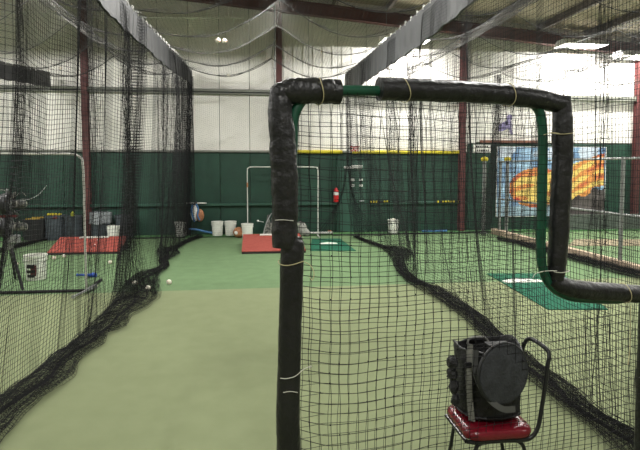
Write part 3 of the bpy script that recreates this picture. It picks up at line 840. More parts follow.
# ------------------------------------------------------------------ chair with red seat
shz = .45; sc_ = G(487.5, 413, .48)
ch = thing('stacking_chair', 'red seated chair with black tube frame carrying the black bag', 'chair', (sc_[0], sc_[1], 0)); co = np.array(ch.location)
# seat: rounded square cushion
def rsq(hx, hy, r, n=6):
    out = []
    for cx, cy, a0 in ((hx-r, hy-r, 0), (-hx+r, hy-r, 90), (-hx+r, -hy+r, 180), (hx-r, -hy+r, 270)):
        for i in range(n+1):
            a = math.radians(a0+90*i/n); out.append((cx+r*math.cos(a), cy+r*math.sin(a)))
    return out
def layered(prof, hx, hy, r, c, m, name, parent, top_dome=0):
    V = []; n = 28
    for sc, z in prof: V += [(x*sc, y*sc, z) for x, y in rsq(hx, hy, r)]
    f = [tuple(range(n-1, -1, -1)), tuple(range((len(prof)-1)*n, len(prof)*n))]
    for k in range(len(prof)-1):
        for i in range(n): f.append((k*n+i, k*n+(i+1) % n, (k+1)*n+(i+1) % n, (k+1)*n+i))
    return MB().add(np.array(V)+np.array(c), f).build(name, m, parent, True)
layered([(.94, -.035), (.99, -.028), (1.02, -.008), (1.0, .006), (.94, .018), (.75, .024), (.4, .024)], .205, .205, .075, (0, 0, shz), 'seat', 'seat', ch)
rt = .0115
hx = .19
# back hoop: tube runs along the near side rail, up, across and down
hoop = [(-.16, -.18, .405), (.02, -.18, .405), (.12, -.18, .402), (.19, -.18, .41), (.235, -.175, .46), (.25, -.165, .56), (.265, -.15, .70), (.275, -.135, .80), (.285, -.12, .855), (.28, -.09, .885), (.255, .02, .905),
        (.235, .055, .90), (.225, .075, .86), (.22, .09, .78), (.205, .11, .68), (.20, .14, .56), (.20, .165, .46), (.17, .18, .41), (.1, .18, .405), (-.16, .18, .405)]
hoop = [(x+max(0, z-.45)*.10, y, z if z < .45 else (.45+(z-.45)*.91)) for x, y, z in hoop]
MB().tube(spline(hoop, 6), .0125, 10).build('back_frame', 'tube', ch, True)
for i, s in enumerate((-1, 1)):
    y = s*.17
    pts = [(-.22, y*1.12, .012), (-.17, y*1.03, .22), (-.145, y, .36), (-.11, y, .396), (-.05, y, .402), (.06, y, .402), (.12, y, .39), (.155, y, .35), (.18, y*1.03, .22), (.23, y*1.12, .012)]
    MB().tube(spline(pts, 5), rt, 10).build('leg_frame', 'tube', ch, True)
    b = MB()
    for q in (pts[0], pts[-1]): b.lathe([(.016, -.012), (.016, .02), (.012, .025)], c=q, n=10)
    b.each('rubber_foot', 'dark', ch)
b = MB()
for x in (-.09, .09): b.tube([(x, -.17, .40), (x, .17, .40)], .009, 8)
b.each('stretcher', 'tube', ch, True)
b = MB(); b.tube(spline([(-.20, -.05, .408), (-.2, .17, .408)], 3), rt, 8); b.tube(spline([(-.2, -.17, .408), (-.2, -.05, .408)], 3), rt, 8); b.tube([(-.2, -.17, .408), (-.16, -.18, .405)], rt, 8); b.tube([(-.2, .17, .408), (-.16, .18, .405)], rt, 8)
b.build('front_rail', 'tube', ch, True)

ch.scale = (.88, .82, 1)
# ------------------------------------------------------------------ black ball bag on the chair
bp = G(486, 423, .49); by_ = float(bp[1])+.165; bx_ = float(PY(486, 400, by_)[0]); bh = (float(PY(486, 334, by_+.15)[2])-.485)/.40
bg = thing('equipment_bag', 'black round equipment bag with grey straps and open lid standing on the red chair', 'bag', (bx_, by_, .485))
V = []; n = 40; prof_ = [(.60, .0), (.9, .0), (.97, .012), (1.0, .05), (1.0, .12), (.985, .2), (.99, .27), (1.0, .33), (1.02, .36), (1.02, .385), (.97, .388), (.95, .37), (.93, .25), (.9, .05), (.3, .045)]
rg = np.random.default_rng(9)
for k, (r, z) in enumerate(prof_):
    for i in range(n):
        a = i*2*PI/n
        rr_ = .172*r*(1+.018*math.sin(3*a+k*.7)+.012*math.sin(7*a-k*.9)+.01*math.sin(11*a+k))
        sq = 1/(max(abs(math.cos(a)), abs(math.sin(a)))**.28)
        dz = .018*math.sin(2*a+1)+.01*math.sin(5*a) if k > 6 and k < 12 else 0
        V.append((rr_*sq*math.cos(a)*.98, rr_*sq*math.sin(a)*.9, z*bh+dz))
f = [(k*n+i, k*n+(i+1) % n, (k+1)*n+(i+1) % n, (k+1)*n+i) for k in range(len(prof_)-1) for i in range(n)]
f += [tuple(range(n-1, -1, -1)), tuple(range((len(prof_)-1)*n, len(prof_)*n))]
MB().add(V, f).build('body', 'bag', bg, True)
# piping round rim and base
th = np.linspace(0, 2*PI, 40, endpoint=False)
def ring(r, z, dz=0):
    r *= .94; z *= bh
    return [(r*math.cos(a)*.98/(max(abs(math.cos(a)), abs(math.sin(a)))**.28), r*math.sin(a)*.9/(max(abs(math.cos(a)), abs(math.sin(a)))**.28), z+dz*(.018*math.sin(2*a+1)+.01*math.sin(5*a))) for a in th]
MB().tube(ring(.188, .388, 1), .006, 6, closed=True).build('rim_piping', 'dark', bg, True)
MB().tube(ring(.184, .02), .005, 6, closed=True).build('base_piping', 'dark', bg, True)
# vertical strap
def strap(pts, wd, name, m='webbing', up=None):
    P = spline(pts, 6); T = np.gradient(P, axis=0); T /= np.linalg.norm(T, axis=1)[:, None]
    Nn = P*(1, 1, 0); Nn /= np.linalg.norm(Nn, axis=1)[:, None]; 
    if up is not None: Nn = np.broadcast_to(np.array(up, float), P.shape)
    S1 = np.cross(T, Nn); S1 /= np.linalg.norm(S1, axis=1)[:, None]
    V = np.concatenate([P+S1*wd/2+Nn*.003, P-S1*wd/2+Nn*.003, P-S1*wd/2-Nn*.002, P+S1*wd/2-Nn*.002]); k = len(P)
    f = [(i, i+1, k+i+1, k+i) for i in range(k-1)]+[(k+i, k+i+1, 2*k+i+1, 2*k+i) for i in range(k-1)]+[(2*k+i, 2*k+i+1, 3*k+i+1, 3*k+i) for i in range(k-1)]+[(3*k+i, 3*k+i+1, i+1, i) for i in range(k-1)]
    return MB().add(V, f).build(name, m, bg, True)
def onbag(px, py, out=.0):   # point on the front of the bag seen at a pixel
    y = by_-.165
    for _ in range(4):
        p = PY(px, py, y); dx = (p[0]-bx_)/.178; dx = max(-.97, min(.97, dx)); y = by_-(.172*math.sqrt(1-abs(dx)**2.6)+out)
    return PY(px, py, y)-np.array([bx_, by_, .485])
strap([onbag(470, 344, .006), onbag(469.5, 360, .008), onbag(469, 380, .008), onbag(470, 400, .008), onbag(472, 421, .008)], .034, 'webbing_strap')
MB().box(onbag(469, 365, .016), (.044, .012, .03), bev=.003).build('buckle', 'dark', bg)
strap([onbag(476, 350, .012), onbag(475, 364, .03), onbag(476.5, 376, .05), onbag(482, 389, .065), onbag(491, 401, .07), onbag(503, 409, .07), onbag(515, 409, .05)], .030, 'shoulder_strap', 'strap', up=(.1, -.95, .3))
# ruffled side pouches
b = MB()
for px, py, r, s in ((452.5, 362, .036, (.8, 1.1, .95)), (452, 374, .034, (.7, 1.1, 1)), (453.5, 386, .036, (.7, 1.1, 1.1)), (455, 399, .032, (.6, 1, 1.1))):
    c = PY(px, py, by_-.06)-np.array([bx_, by_, .485]); b.ball(c, r, 10, 7, s)
for v_ in b.v: v_ += rg.normal(0, .0035, v_.shape)
b.each('side_pouch', 'bag', bg, False)
# haul handle on top
MB().tube(spline([(-.07, .10, .36*bh), (-.05, .11, .39*bh), (.03, .11, .395*bh), (.06, .10, .36*bh)], 6), .007, 6).build('top_handle', 'webbing', bg, True)
# lid: padded disc hanging open at the right front
lc = PY(503, 373.5, by_-.20)-np.array([bx_, by_, .485])
nl = Vector((.24, -.96, .06)).normalized(); q = nl.to_track_quat('Z', 'Y').to_matrix()
lr = .150; Rl = np.array(q)
MB().lathe([(lr*.7, -.02), (lr*.97, -.014), (lr, 0), (lr*.99, .012), (lr*.9, .015), (lr*.5, .020), (.01, .022)], c=lc, n=36, R=Rl).build('lid', 'mesh_cloth', bg, True)
a = np.linspace(0, 2*PI, 44, endpoint=False)
rg_ = np.stack([lr*1.01*np.cos(a), lr*1.01*np.sin(a), np.full(44, .0)], 1) @ Rl.T+lc
MB().tube(rg_, .0085, 8, closed=True).build('lid_piping', 'dark', bg, True)
MB().add(*(lambda mbx: (mbx.v[0], mbx.f))(MB().box(lc+Rl @ np.array([0, lr*.93, -.035]), (.12, .06, .012)))).build('lid_hinge', 'bag', bg)

# ------------------------------------------------------------------ pitching mounds
def mound(frontL, frontR, y_back, label, hb=.22, group='red pitching mounds'):
    a = G(*frontL); b_ = G(*frontR); yF = (a[1]+b_[1])/2; wdt = b_[0]-a[0]; yB = float(G(300, y_back, hb)[1])
    e = thing('pitching_mound', label, 'pitching mound', ((a[0]+b_[0])/2, yF, 0), group); L = yB-yF; hf = .045; h = wdt/2
    MB().prism([(-h, 0, 0), (h, 0, 0), (h, 0, hf), (-h, 0, hf)], (0, .03, 0)).build('front_board', 'mound_side', e)
    b = MB()
    for s in (-1, 1):
        x = s*(h-.012)
        b.prism([(x-.012, .03, 0), (x-.012, L, 0), (x-.012, L, hb), (x-.012, .03, hf)], (.024, 0, 0))
    b.each('side_board', 'mound_side', e)
    MB().prism([(-h, L-.03, 0), (h, L-.03, 0), (h, L-.03, hb), (-h, L-.03, hb)], (0, .03, 0)).build('back_board', 'mound_side', e)
    b = MB(); nn = 8
    for i in range(nn):
        y0, y1_ = L*i/nn, L*(i+1)/nn; z0, z1 = hf+(hb-hf)*i/nn, hf+(hb-hf)*(i+1)/nn
        b.prism([(-h-.005, y0, z0), (h+.005, y0, z0), (h+.005, y0, z0+.015), (-h-.005, y0, z0+.015)], (0, y1_-y0, z1-z0))
    b.build('turf_top', 'mound', e)
    yr = L*.93; zr_ = hf+(hb-hf)*.93+.02
    MB().box((.02, yr, zr_+.004), (.61, .13, .02)).build('pitching_rubber', 'plate', e)
    b = MB()
    for (x, y) in ((.12, .75), (.13, .45), (.13, .15)): b.lathe([(.016, 0), (.016, .006)], c=(x, y*L, hf+(hb-hf)*y+.015), n=8)
    b.each('bolt', 'white', e); return e
mound((242, 253.5), (306, 253.5), 234, 'red turf pitching mound straddled by the white pipe frame behind the padded screen')
mound((49, 254.5), (118, 254.5), 234, 'red turf pitching mound inside the left cage seen through netting', hb=.26)

# teal hitting mats
def matp(pts, label, line):
    P = [G(x, y) for x, y in pts]; c = sum(P)/len(P)
    e = thing('hitting_mat', label, 'mat', (c[0], c[1], 0), 'teal hitting mats')
    MB().prism([p-c for p in P], (0, 0, .012)).build('turf', 'teal', e)
    a, b_ = G(*line[0]), G(*line[1]); w_ = abs(b_[0]-a[0]); cc = (a+b_)/2-c
    MB().prism([(-w_/2, -.09, .012), (w_/2, -.09, .012), (w_/2, .05, .012), (0, .2, .012), (-w_/2, .05, .012)], (0, 0, .008)).build('home_plate', 'plate', e, loc=cc)
    return e
matp([(310, 251), (356, 251), (340, 239), (312, 239)], 'teal mat with white plate on the far turf beside the right mound', ((320, 244), (337, 244)))
matp([(548, 310), (608, 310), (562, 274), (487, 274)], 'teal mat with white plate in the right cage behind the padded screen corner', ((502, 282), (542, 282)))

# ------------------------------------------------------------------ pipe frames
def pipe_screen(pts, Y, r, m, label, base_y=None, netx=None, cat='screen'):
    P = [PY(x, y, Y) for x, y in pts]; e = thing('pipe_screen', label, cat, (P[-1][0], Y, 0), None); o = np.array(e.location)
    MB().tube(spline(P, 4)-o, r, 8).build('frame_pipe', m, e, True); return e, o
YF = float(G(84, 292)[1])
e = thing('pipe_screen', 'white pipe framed net screen standing in the left cage', 'screen', (-3.5, YF, 0)); o = np.array(e.location)
xr_ = float(PY(84.5, 220, YF)[0]); zt_ = float(PY(60, 154, YF)[2]); xl_ = xr_-2.6
MB().tube([(p[0], p[1], p[2]) for p in spline([(xr_, YF, .02), (xr_, YF, .5), (xr_, YF, 1.0), (xr_, YF, zt_-.18), (xr_-.05, YF, zt_-.04), (xr_-.18, YF, zt_), (xr_-.6, YF, zt_), (xl_+.18, YF, zt_), (xl_+.05, YF, zt_-.04), (xl_, YF, zt_-.18), (xl_, YF, 1.0), (xl_, YF, .02)], 5)-o], .017, 8).build('frame_pipe', 'pale_pipe', e, True)
MB().tube(np.array([(xl_, YF, .025), (xr_, YF, .025)])-o, .021, 8).build('base_pipe', 'rope', e, True)
for x in (xl_, xr_): MB().tube(np.array([(x, YF-.03, .022), (x, YF+.75, .022)])-o, .021, 8).build('foot', 'rope', e, True)
nu, nv = int(2.55/CELL), int(zt_/CELL); u = np.linspace(xl_, xr_, nu); v = np.linspace(.03, zt_-.02, nv)
UU, VV = np.meshgrid(u, v, indexing='ij'); S = np.stack([UU, YF+.10*np.sin(PI*(UU-xl_)/2.55)*np.sin(PI*VV/zt_)+.012*np.sin(UU*13), VV-.01*np.sin(UU*9)], -1)-o
W = WIRES(); W.add(S[:, ::3], .0012, (.9, .3, .1)); W.add(np.swapaxes(S, 0, 1)[:, ::2], .0012, (.1, .2, .9)); W.build('netting', 'net', e)

YB = float(G(247, 237.5)[1])-.0
e = thing('pipe_screen', 'thin white pipe frame standing behind the right red mound', 'frame', (1, YB, 0)); o = np.array(e.location)
xa, xb_ = float(PY(247.5, 200, YB)[0]), float(PY(318, 200, YB)[0]); zt_ = float(PY(280, 167, YB)[2])
MB().tube(spline([(xa, YB, .02), (xa, YB, .9), (xa, YB, zt_-.12), (xa+.03, YB, zt_-.03), (xa+.12, YB, zt_), (xa+.6, YB, zt_), (xb_-.12, YB, zt_), (xb_-.03, YB, zt_-.03), (xb_, YB, zt_-.12), (xb_, YB, .9), (xb_, YB, .02)], 5)-o, .013, 8).build('frame_pipe', 'white_pipe', e, True)
for x in (xa, xb_): MB().tube(np.array([(x, YB-.35, .02), (x, YB+.25, .02)])-o, .017, 8).build('foot', 'white_pipe', e, True)
MB().tube(np.array([(xa, YB, zt_-.52), (xa, YB, zt_-.40)])-o, .021, 8).build('orange_tag', 'orange', e, True)

# pipe fence, timber and ground beyond the right cage
fx = XRR
e = thing('pipe_fence', 'grey pipe fence standing along the tan timber beam at far right', 'fence', (fx, 10, 0)); o = np.array(e.location)
yp1 = float(PX(622, 200, fx)[1]); yA, yB_ = float(PX(500, 165, fx)[1]), 4.0
for z in (1.97, .97): MB().tube(np.array([(fx, yB_, z), (fx, 13.3, z)])-o, .022, 8).build('rail', 'grey_pipe', e, True)
yy = yp1; pts_ = [yp1-3.6, yp1, yp1+(13.2-yp1)]
for y in pts_:
    MB().tube(np.array([(fx, y, .0), (fx, y, 2.0)])-o, .035, 10).build('post', 'grey_pipe', e, True)
e = thing('timber_beam', 'weathered tan timber beam along the floor of the right cage edge', 'timber', (fx-.02, 9, 0)); o = np.array(e.location)
yy = 4.0; i = 0
while yy < 13.4:
    L = min(2.44, 13.5-yy); MB().box((0, yy+L/2-9, .075), (.15, L-.015, .15), bev=.012).build('sleeper', 'tan_wood', e); yy += L
for px, lab in ((484.5, 'grey post with yellow cap left of the flame mural'), (507.5, 'grey post with yellow cap in front of the flame mural')):
    p = PY(px, 165, WY-.5); e = thing('capped_post', lab, 'post', (p[0], WY-.5, 0))
    zt_ = float(PY(px, 160, WY-.5)[2])
    MB().tube([(0, 0, 0), (0, 0, zt_)], .05, 10).build('tube', 'grey_pipe', e, True)
    MB().box((0, 0, .01), (.2, .2, .02)).build('base_plate', 'grey_pipe', e)
    MB().lathe([(.08, -.03), (.095, 0), (.095, .05), (.06, .08), (.02, .09)], c=(0, 0, zt_), n=14).build('yellow_cap', 'yellow', e, True)
# worn mats beyond the fence
for pts, lab in (([(568, 246), (700, 246), (690, 240), (575, 239.5)], 'worn brown mat on the green turf beyond the pipe fence'),):
    P = [G(x, y) for x, y in pts]; c = sum(P)/4
    tag(MB().prism([p-c for p in P], (0, 0, .012)).build('floor_mat', 'dirt', loc=c), lab, 'mat')
# low boards added in place of dense grey net over the dark wall
p0, p1 = PY(556, 222, WY-.3), PY(700, 222, WY-.3)
bb = thing('net_stand_in', 'low grey boards added in place of dense netting under the mural at far right', 'net_boards', ((p0[0]+p1[0])/2, WY-.3, 0))
Wd = p1[0]-p0[0]
k = int(Wd/1.2)
sh = None
for i in range(k):
    if sh is None: sh = MB().box((0, 0, .24), (Wd/k-.02, .05, .46), bev=.01).build('board', 'net_boards', bb)
    else: sh = sh.copy(); COL.objects.link(sh); sh.parent = bb
    sh.location = (-Wd/2+(i+.5)*Wd/k, 0, 0)

# ------------------------------------------------------------------ buckets, balls and gear
def bucket(base, label, h=.37, r=.15, group='white buckets'):
    e = thing('bucket', label, 'bucket', (base[0], base[1], base[2]), group)
    MB().lathe([(r*.86, 0), (r*.88, .01), (r*.97, h*.78), (r*1.06, h*.79), (r*1.06, h*.83), (r*.99, h*.84), (r*1.0, h*.9), (r*1.06, h*.91), (r*1.06, h), (r*.95, h), (r*.93, h*.6), (r*.8, .02)], n=22).build('body', 'bucket', e, True)
    a = np.linspace(0, PI, 12)
    MB().tube([(r*1.07*math.cos(q), -r*.25-.35*r*math.sin(q), h*.86-r*1.0*math.sin(q)) for q in a], .004, 5).build('wire_handle', 'grey_pipe', e, True)
    return e
ZB = .035
def atwall(px, y=.28): 
    p = PY(px, 230, WY-y); return (p[0], p[1], ZB)
bucket(atwall(181), 'white bucket by the back wall behind the gathered left net end')
bucket(atwall(217.5), 'white bucket left of its neighbour, against the wall below the green rail')
bucket(atwall(230.5), 'white bucket beside the round tan ball at the back wall')
bucket((PY(247.3, 236, WY-.62)[0], WY-.62, 0), 'white bucket standing at the white pipe frame just behind the red mound')
eb = bucket((PY(393, 233, WY-.3)[0], WY-.3, ZB), 'white bucket against the back wall right of the green door', h=.36)
b = MB()
for i, (x, y) in enumerate(((-.05, .0), (.05, .03), (0, -.06), (.02, .08))): b.ball((x, y, .35), .037, 8, 6)
tag(b.build('ball_pile', 'ball', loc=eb.location), 'pale balls heaped in the bucket right of the door', 'ball')['kind'] = 'stuff'
p = PY(113.5, 233, WY-.72); bucket((p[0], p[1], 0), 'white bucket behind the left red mound', h=.37)
p = G(32, 281); ebk = bucket((p[0], p[1]+.16, 0), 'white bucket with dark printed label in the left cage foreground', h=.40, r=.165)
# printed label wrapped on the near bucket
b = MB()
def lab_patch(a0, a1, z0, z1, r0):
    n_ = 6; V = []; 
    for i in range(n_+1):
        a = math.radians(a0+(a1-a0)*i/n_)
        for z in (z0, z1): V.append((r0*(.885+.09*z/.3)*math.cos(a), r0*(.885+.09*z/.3)*math.sin(a), z))
    return V, [(2*i, 2*i+2, 2*i+3, 2*i+1) for i in range(n_)]
for a0, a1, z0, z1 in ((238, 284, .20, .26), (236, 286, .12, .17), (238, 284, .05, .10)): b.add(*lab_patch(a0, a1, z0, z1, .1675))
b.each('dark_print', 'black_print', ebk)
b = MB(); b.add(*lab_patch(262, 294, .07, .25, .1664)); b.build('red_print', 'label_red', ebk)

bi = 0
def baseball(p, label, r=.037):
    e = thing('baseball', label, 'ball', p, 'loose baseballs')
    MB().ball((0, 0, 0), r, 16, 10).build('cover', 'ball', e, True)
    t = np.linspace(0, 2*PI, 32, endpoint=False)
    c = np.stack([np.cos(t)+.0, np.sin(t), .75*np.sin(2*t)], 1); c[:, 0] *= 1; c = c/np.linalg.norm(c, axis=1)[:, None]*r
    MB().tube(c, .0016, 4, closed=True).build('stitching', 'seam', e, True)
def onfloor(x, y, r=.037): p = G(x, y, r); return (p[0], p[1], r)
baseball(onfloor(169, 282), 'baseball lying alone on the open turf of the centre aisle', .04)
baseball(onfloor(54, 258), 'baseball in front of the left mound, left one of a close pair')
baseball(onfloor(64, 256), 'baseball in front of the left mound, right one of a close pair')
baseball(onfloor(110, 262), 'baseball in front of the right half of the left mound')
baseball(onfloor(16, 264), 'baseball left of the labelled bucket in the left cage')
baseball(tuple(G(148, 288, .09)), 'baseball caught in the bunched net clump beside the aisle')
baseball(tuple(G(135, 283, .09)), 'baseball caught in the bunched net clump, farther left')
for x, y, lab in ((218.3, 41.5, 'baseball caught in the overhead net, left one of the touching pair'), (224.5, 42, 'baseball caught in the overhead net, right one of the touching pair'),
                  (228.5, 76, 'baseball caught in the lower sag of the overhead net'), (60.5, 69, 'baseball caught high in the left cage net')):
    d = ray(x, y); t_ = 0
    best = None
    for Yt in np.arange(13.2, 8, -.02):
        q = O+d*(Yt/d[1]); z = float(Zc(q[0], q[1])) if x > 100 else 4.25
        if q[2] <= z+.02: best = q; break
    if best is None: best = O+d*(12.0/d[1])
    baseball(tuple(best+(0, 0, .02)), lab, .04)

# trash cans
def can(px, h, r, label, ylw=None, liner=False):
    p = PY(px, 225, WY-.1-r*1.1); e = thing('trash_can', label, 'trash can', (p[0], p[1], 0), 'trash cans along the back wall')
    MB().lathe([(r*.82, 0), (r*.85, .02), (r*.97, h*.9), (r*1.07, h*.91), (r*1.07, h), (r*.97, h), (r*.9, h*.5), (r*.7, .04)], n=20).build('body', 'can', e, True)
    b = MB()
    for i in range(10):
        a = i*2*PI/10; b.box((r*.915*math.cos(a), r*.915*math.sin(a), h*.47), (.02, .03, h*.8), rz=a)
    b.each('rib', 'can', e)
    if liner:
        V = MB().lathe([(r*1.1, h*.62), (r*1.12, h*.8), (r*1.11, h*1.01), (r*.98, h*1.03), (r*.9, h*.8)], n=24); V.v[0] += rg.normal(0, .012, V.v[0].shape); V.build('bag_liner', 'liner', e, True)
    return e, p, h
e1, p1_, h1 = can(55, .62, .23, 'grey trash can left of its twin, with yellow and red things on top')
e2, p2_, h2 = can(73.5, .6, .21, 'grey trash can with one yellow green item, beside the left maroon column')
e3, p3_, h3 = can(101, .66, .24, 'grey trash can with crumpled clear liner right of the left maroon column', liner=True)
e4, p4_, h4 = can(124, .60, .22, 'dark grey trash can behind the white bucket of the left cage')
b = MB()
for i, dx in enumerate((-.12, -.05, .03, .12)): b.ball((dx, -.04+.03*(i % 2), h1+.02), .055, 10, 6, (1, .9, .6))
tag(b.build('yellow_gloves', 'yellow', loc=(p1_[0], p1_[1], 0)), 'yellow items heaped on the left grey trash can', 'gloves')['kind'] = 'stuff'
tag(MB().ball((0, 0, 0), .09, 12, 8, (1.1, .8, .6)).build('red_cap', 'label_red', loc=(p1_[0]+.05, p1_[1]-.17, h1-.04)), 'dark red item hanging on the rim of the left trash can', 'cap')
tag(MB().lathe([(.035, 0), (.045, .04), (.04, .1), (.015, .14)], n=12).build('yellow_bottle', mat('lime_plastic', (200, 205, 60), .5), loc=(p2_[0]+.02, p2_[1]-.1, h2-.02)), 'yellow green bottle on the grey trash can by the column', 'bottle')
p = PY(36, 225, WY-.30)
e = thing('storage_bin', 'dark storage bin with yellow rim at the back wall, left of the trash cans', 'bin', (p[0], p[1], 0))
MB().box((0, 0, .27), (.46, .36, .52), taper=1.06, bev=0).build('body', 'dark', e)
b = MB()
for s in (-1, 1): b.box((0, s*.18, .545), (.34, .03, .03))
b.each('yellow_rim', mat('dull_yellow', (170, 140, 50), .6), e)

# gear along the wall under the aisle
p = PY(196, 213, WY-.22); e = thing('gear_bag', 'blue, white and orange gear bag hung on the wall rail beside the left net end', 'bag', tuple(p))
b = MB(); b.ball((-.03, 0, 0), .16, 16, 10, (.75, .5, 1.3)); b.v[0] += rg.normal(0, .006, b.v[0].shape); b.build('white_body', 'white', e, True)
MB().ball((.10, -.03, -.06), .14, 14, 9, (.8, .55, 1.2)).build('orange_panel', 'orange', e, True)
b = MB(); b.tube(spline([(-.08, -.08, .22), (-.1, -.1, .05), (-.06, -.1, -.12), (-.03, -.06, -.22)], 5), .022, 6); b.tube(spline([(.02, -.08, .24), (.07, -.1, .1), (.05, -.12, -.05), (.1, -.1, -.18)], 5), .022, 6); b.each('blue_strap', 'blue', e, True)
MB().tube(spline([(-.05, .0, .2), (0, .03, .30), (.04, 0, .2)], 5), .012, 6).build('hook_loop', 'dark', e, True)
P = [PY(x, y, WY-.30) for x, y in ((189, 229), (196, 229.5), (203, 231), (210, 232.5), (217, 233))]
P = [np.array([q[0], q[1]-.0, max(.06, q[2])]) for q in P]
tag(MB().tube(spline(P, 5), .026, 7).build('blue_strap', 'blue', None, True), 'long blue strap trailing along the foot of the back wall', 'strap')
p = PY(238.5, 228.5, WY-.55); e = thing('tan_ball', 'round tan ball with a pale patch beside the white bucket', 'ball', (p[0], p[1], .14))
MB().ball((0, 0, 0), .14, 20, 12).build('cover', 'orange', e, True)
MB().ball((-.035, -.075, 0), .075, 12, 8, (1, .9, .9)).build('pale_patch', 'white', e, True)
p = PY(245, 226, WY-.2)
# leaning mottled gear behind the mound
pa_, pb_ = PY(263, 232, WY-.5), PY(272, 232, WY-.5); c = (pa_+pb_)/2
e = thing('leaning_gear', 'mottled grey folded gear leaning on the wall left of the padded post', 'equipment', (c[0], WY-.45, 0))
b = MB()
for i, (dx, tilt) in enumerate(((-.07, .1), (0, .16), (.08, .22))):
    b.prism([(dx-.05, -.06+i*.05, 0), (dx+.06, -.06+i*.05, 0), (dx+.06+tilt, .12+i*.04, .54-.06*i), (dx-.02+tilt, .12+i*.04, .58-.04*i)], (0, .03, 0))
b.each('padding_panel', 'gear', e)
b = MB(); b.tube(spline([(-.12, -.08, .02), (-.05, -.02, .3), (.08, .1, .56), (.14, .1, .57), (.16, .02, .3), (.2, -.06, .02)], 5), .014, 6); b.build('frame_tube', 'grey_pipe', e, True)
b = MB(); b.ball((-.25, 0, .42), .03, 8, 6); b.tube([(-.25, 0, .42), (-.1, .05, .38)], .008, 5); b.build('knob', 'white', e, True)
pa_ = PY(302, 225, WY-.5)
e = thing('draped_bag', 'pale grey bag slumped against the wall right of the padded post', 'bag', (pa_[0], WY-.5, 0))
b = MB(); b.ball((.02, 0, .22), .2, 18, 12, (.85, .6, 1.05)); b.ball((-.08, 0, .38), .12, 12, 8, (.9, .7, .8)); b.ball((.17, -.02, .12), .11, 12, 8)
for q in b.v: q += rg.normal(0, .008, q.shape); q[:, 2] = np.maximum(q[:, 2], .0)
e.scale = (.72, .8, .85)
b.build('cloth_body', 'grey_cloth', e, True)
MB().tube(spline([(-.14, -.05, .44), (-.1, -.1, .5), (0, -.1, .46), (.05, -.12, .36)], 5), .012, 6).build('carry_strap', 'dark', e, True)
p = PY(329.5, 230, WY-.25); tag(MB().ball((0, 0, 0), .055, 12, 8, (1, 1, .9)).build('small_ball', 'orange', None, True, loc=(p[0], p[1], ZB+.05)), 'small orange ball at the wall foot below the extinguisher', 'ball')
# strips lying at the foot of the right wall
for xa, xb_, m, lab in ((422, 447, 'blue', 'pale blue tube lying at the foot of the back wall near the red column'), (309, 333, 'white_pipe', 'thin white bar lying on the far turf beside the door'),):
    a_, b_ = PY(xa, 233, WY-.32), PY(xb_, 233, WY-.32); a_[2] = b_[2] = ZB+.03
    tag(MB().tube([a_, a_*.5+b_*.5, b_], .028, 8).build('floor_tube', m, None, True), lab, 'tube')
a_, b_ = PY(186.5, 203, WY-.12), PY(206.5, 203.2, WY-.12)
tag(MB().tube([a_, b_], .022, 8).build('pale_batten', 'white_pipe', None, True), 'pale stick resting on the wall rail above the hanging gear bag', 'stick')

# bats lying in the left cage
def bat(p0, p1, m, label, r=.033):
    a, b_ = G(*p0, .035), G(*p1, .035); d = b_-a; L = max(.3, np.linalg.norm(d)); e = thing('baseball_bat', label, 'bat', tuple(a))
    t = [0, .02, .03, .35, .55, .75, .97, 1]; R0 = [.026, .026, .013, .014, .022, r, r, r*.6]
    k = 3; pt = np.array([d*q for q in t]); MB().tube(pt[k-1:], R0[k-1:], 12).build('barrel', m, e, True)
    MB().tube(pt[:4], [.027, .027, .0165, .018], 12).build('grip', m, e, True)
bat((73, 297), (96.5, 285.5), 'silver', 'silver bat lying at the right foot of the left pipe screen')
bat((77, 275), (96.5, 275), 'bluebat', 'short blue bat lying on the turf behind the left pipe screen post', .04)

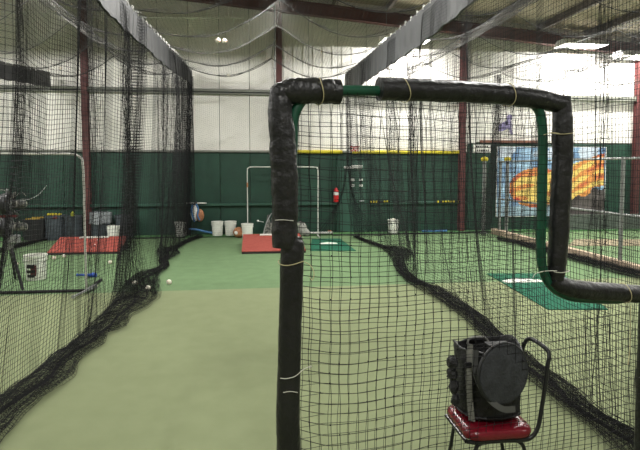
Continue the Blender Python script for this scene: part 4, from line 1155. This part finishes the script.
# pitching machine at the far left edge
hub = np.array([PY(9, 240, 8.15)[0], 8.15, .72])
pm = thing('pitching_machine', 'dark wheeled pitching machine on a tripod at the far left edge', 'machine', (hub[0], hub[1], 0)); o = np.array(pm.location)
feet = [G(15.5, 279), G(23, 291), G(-26, 284)]
for f_ in feet:
    MB().tube(np.array([hub, (hub+f_)/2+(0, 0, .02), f_+(0, 0, .012)])-o, [.026, .022, .02], 8).build('leg', 'dark', pm, True)
MB().lathe([(.06, -.12), (.07, 0), (.05, .08), (.035, .3)], c=hub-o, n=14).build('swivel_head', 'grey_pipe', pm, True)
hd = hub-o+np.array([0, 0, .38])
Rx = np.array(Matrix.Rotation(PI/2, 3, 'Y'))
for i, dz in enumerate((.17, -.17)):
    MB().lathe([(.08, -.045), (.15, -.045), (.165, -.02), (.165, .02), (.15, .045), (.08, .045)], c=hd+(.0, -.05, dz), n=24, R=Rx).build('wheel', 'dark', pm, True)
    MB().lathe([(.05, -.06), (.055, .055), (.02, .07)], c=hd+(.02, -.05, dz), n=14, R=Rx).build('wheel_hub', 'grey_pipe', pm, True)
    MB().lathe([(.06, 0), (.065, .15), (.05, .19), (.02, .2)], c=hd+(.06, .0, dz), n=16, R=Rx).build('motor', 'gear', pm, True)
b = MB()
for s in (-1, 1): b.box(hd+(.055*s, -.02, 0), (.012, .08, .52))
b.box(hd+(0, .06, 0), (.2, .02, .1)); b.each('yoke', 'grey_pipe', pm)
MB().box(hd+(.04, -.1, .0), (.26, .02, .035)).build('red_bar', 'label_red', pm)
MB().box(hd+(.09, -.05, -.34), (.16, .1, .12), bev=.01).build('control_box', 'silver', pm)
Pw = [PY(x, y, 8.15)-o for x, y in ((8, 204), (20, 201), (30, 199), (38, 195), (43, 190), (46.5, 185.5))]
MB().tube(spline(Pw, 5), .006, 6).build('chute_wire', 'silver', pm, True)
Pw = [PY(x, y, 8.1)-o for x, y in ((-8, 196), (0, 190), (8, 192), (14, 197), (21, 192), (26, 196))]
MB().tube(spline(Pw, 5), .006, 6).build('cable', 'gear', pm, True)
rk = np.random.default_rng(3)
for i in range(16):
    c = PY(rk.uniform(-4, 17), rk.uniform(193, 238), 8.15+rk.uniform(-.1, .1))-o; d_ = rk.normal(0, 1, 3); d_ /= np.linalg.norm(d_); L = rk.uniform(.05, .13)
    MB().tube([c-d_*L, c, c+d_*L], rk.uniform(.008, .02), 7).build('bracket', ('dark', 'gear', 'silver', 'dark')[i % 4], pm, True)
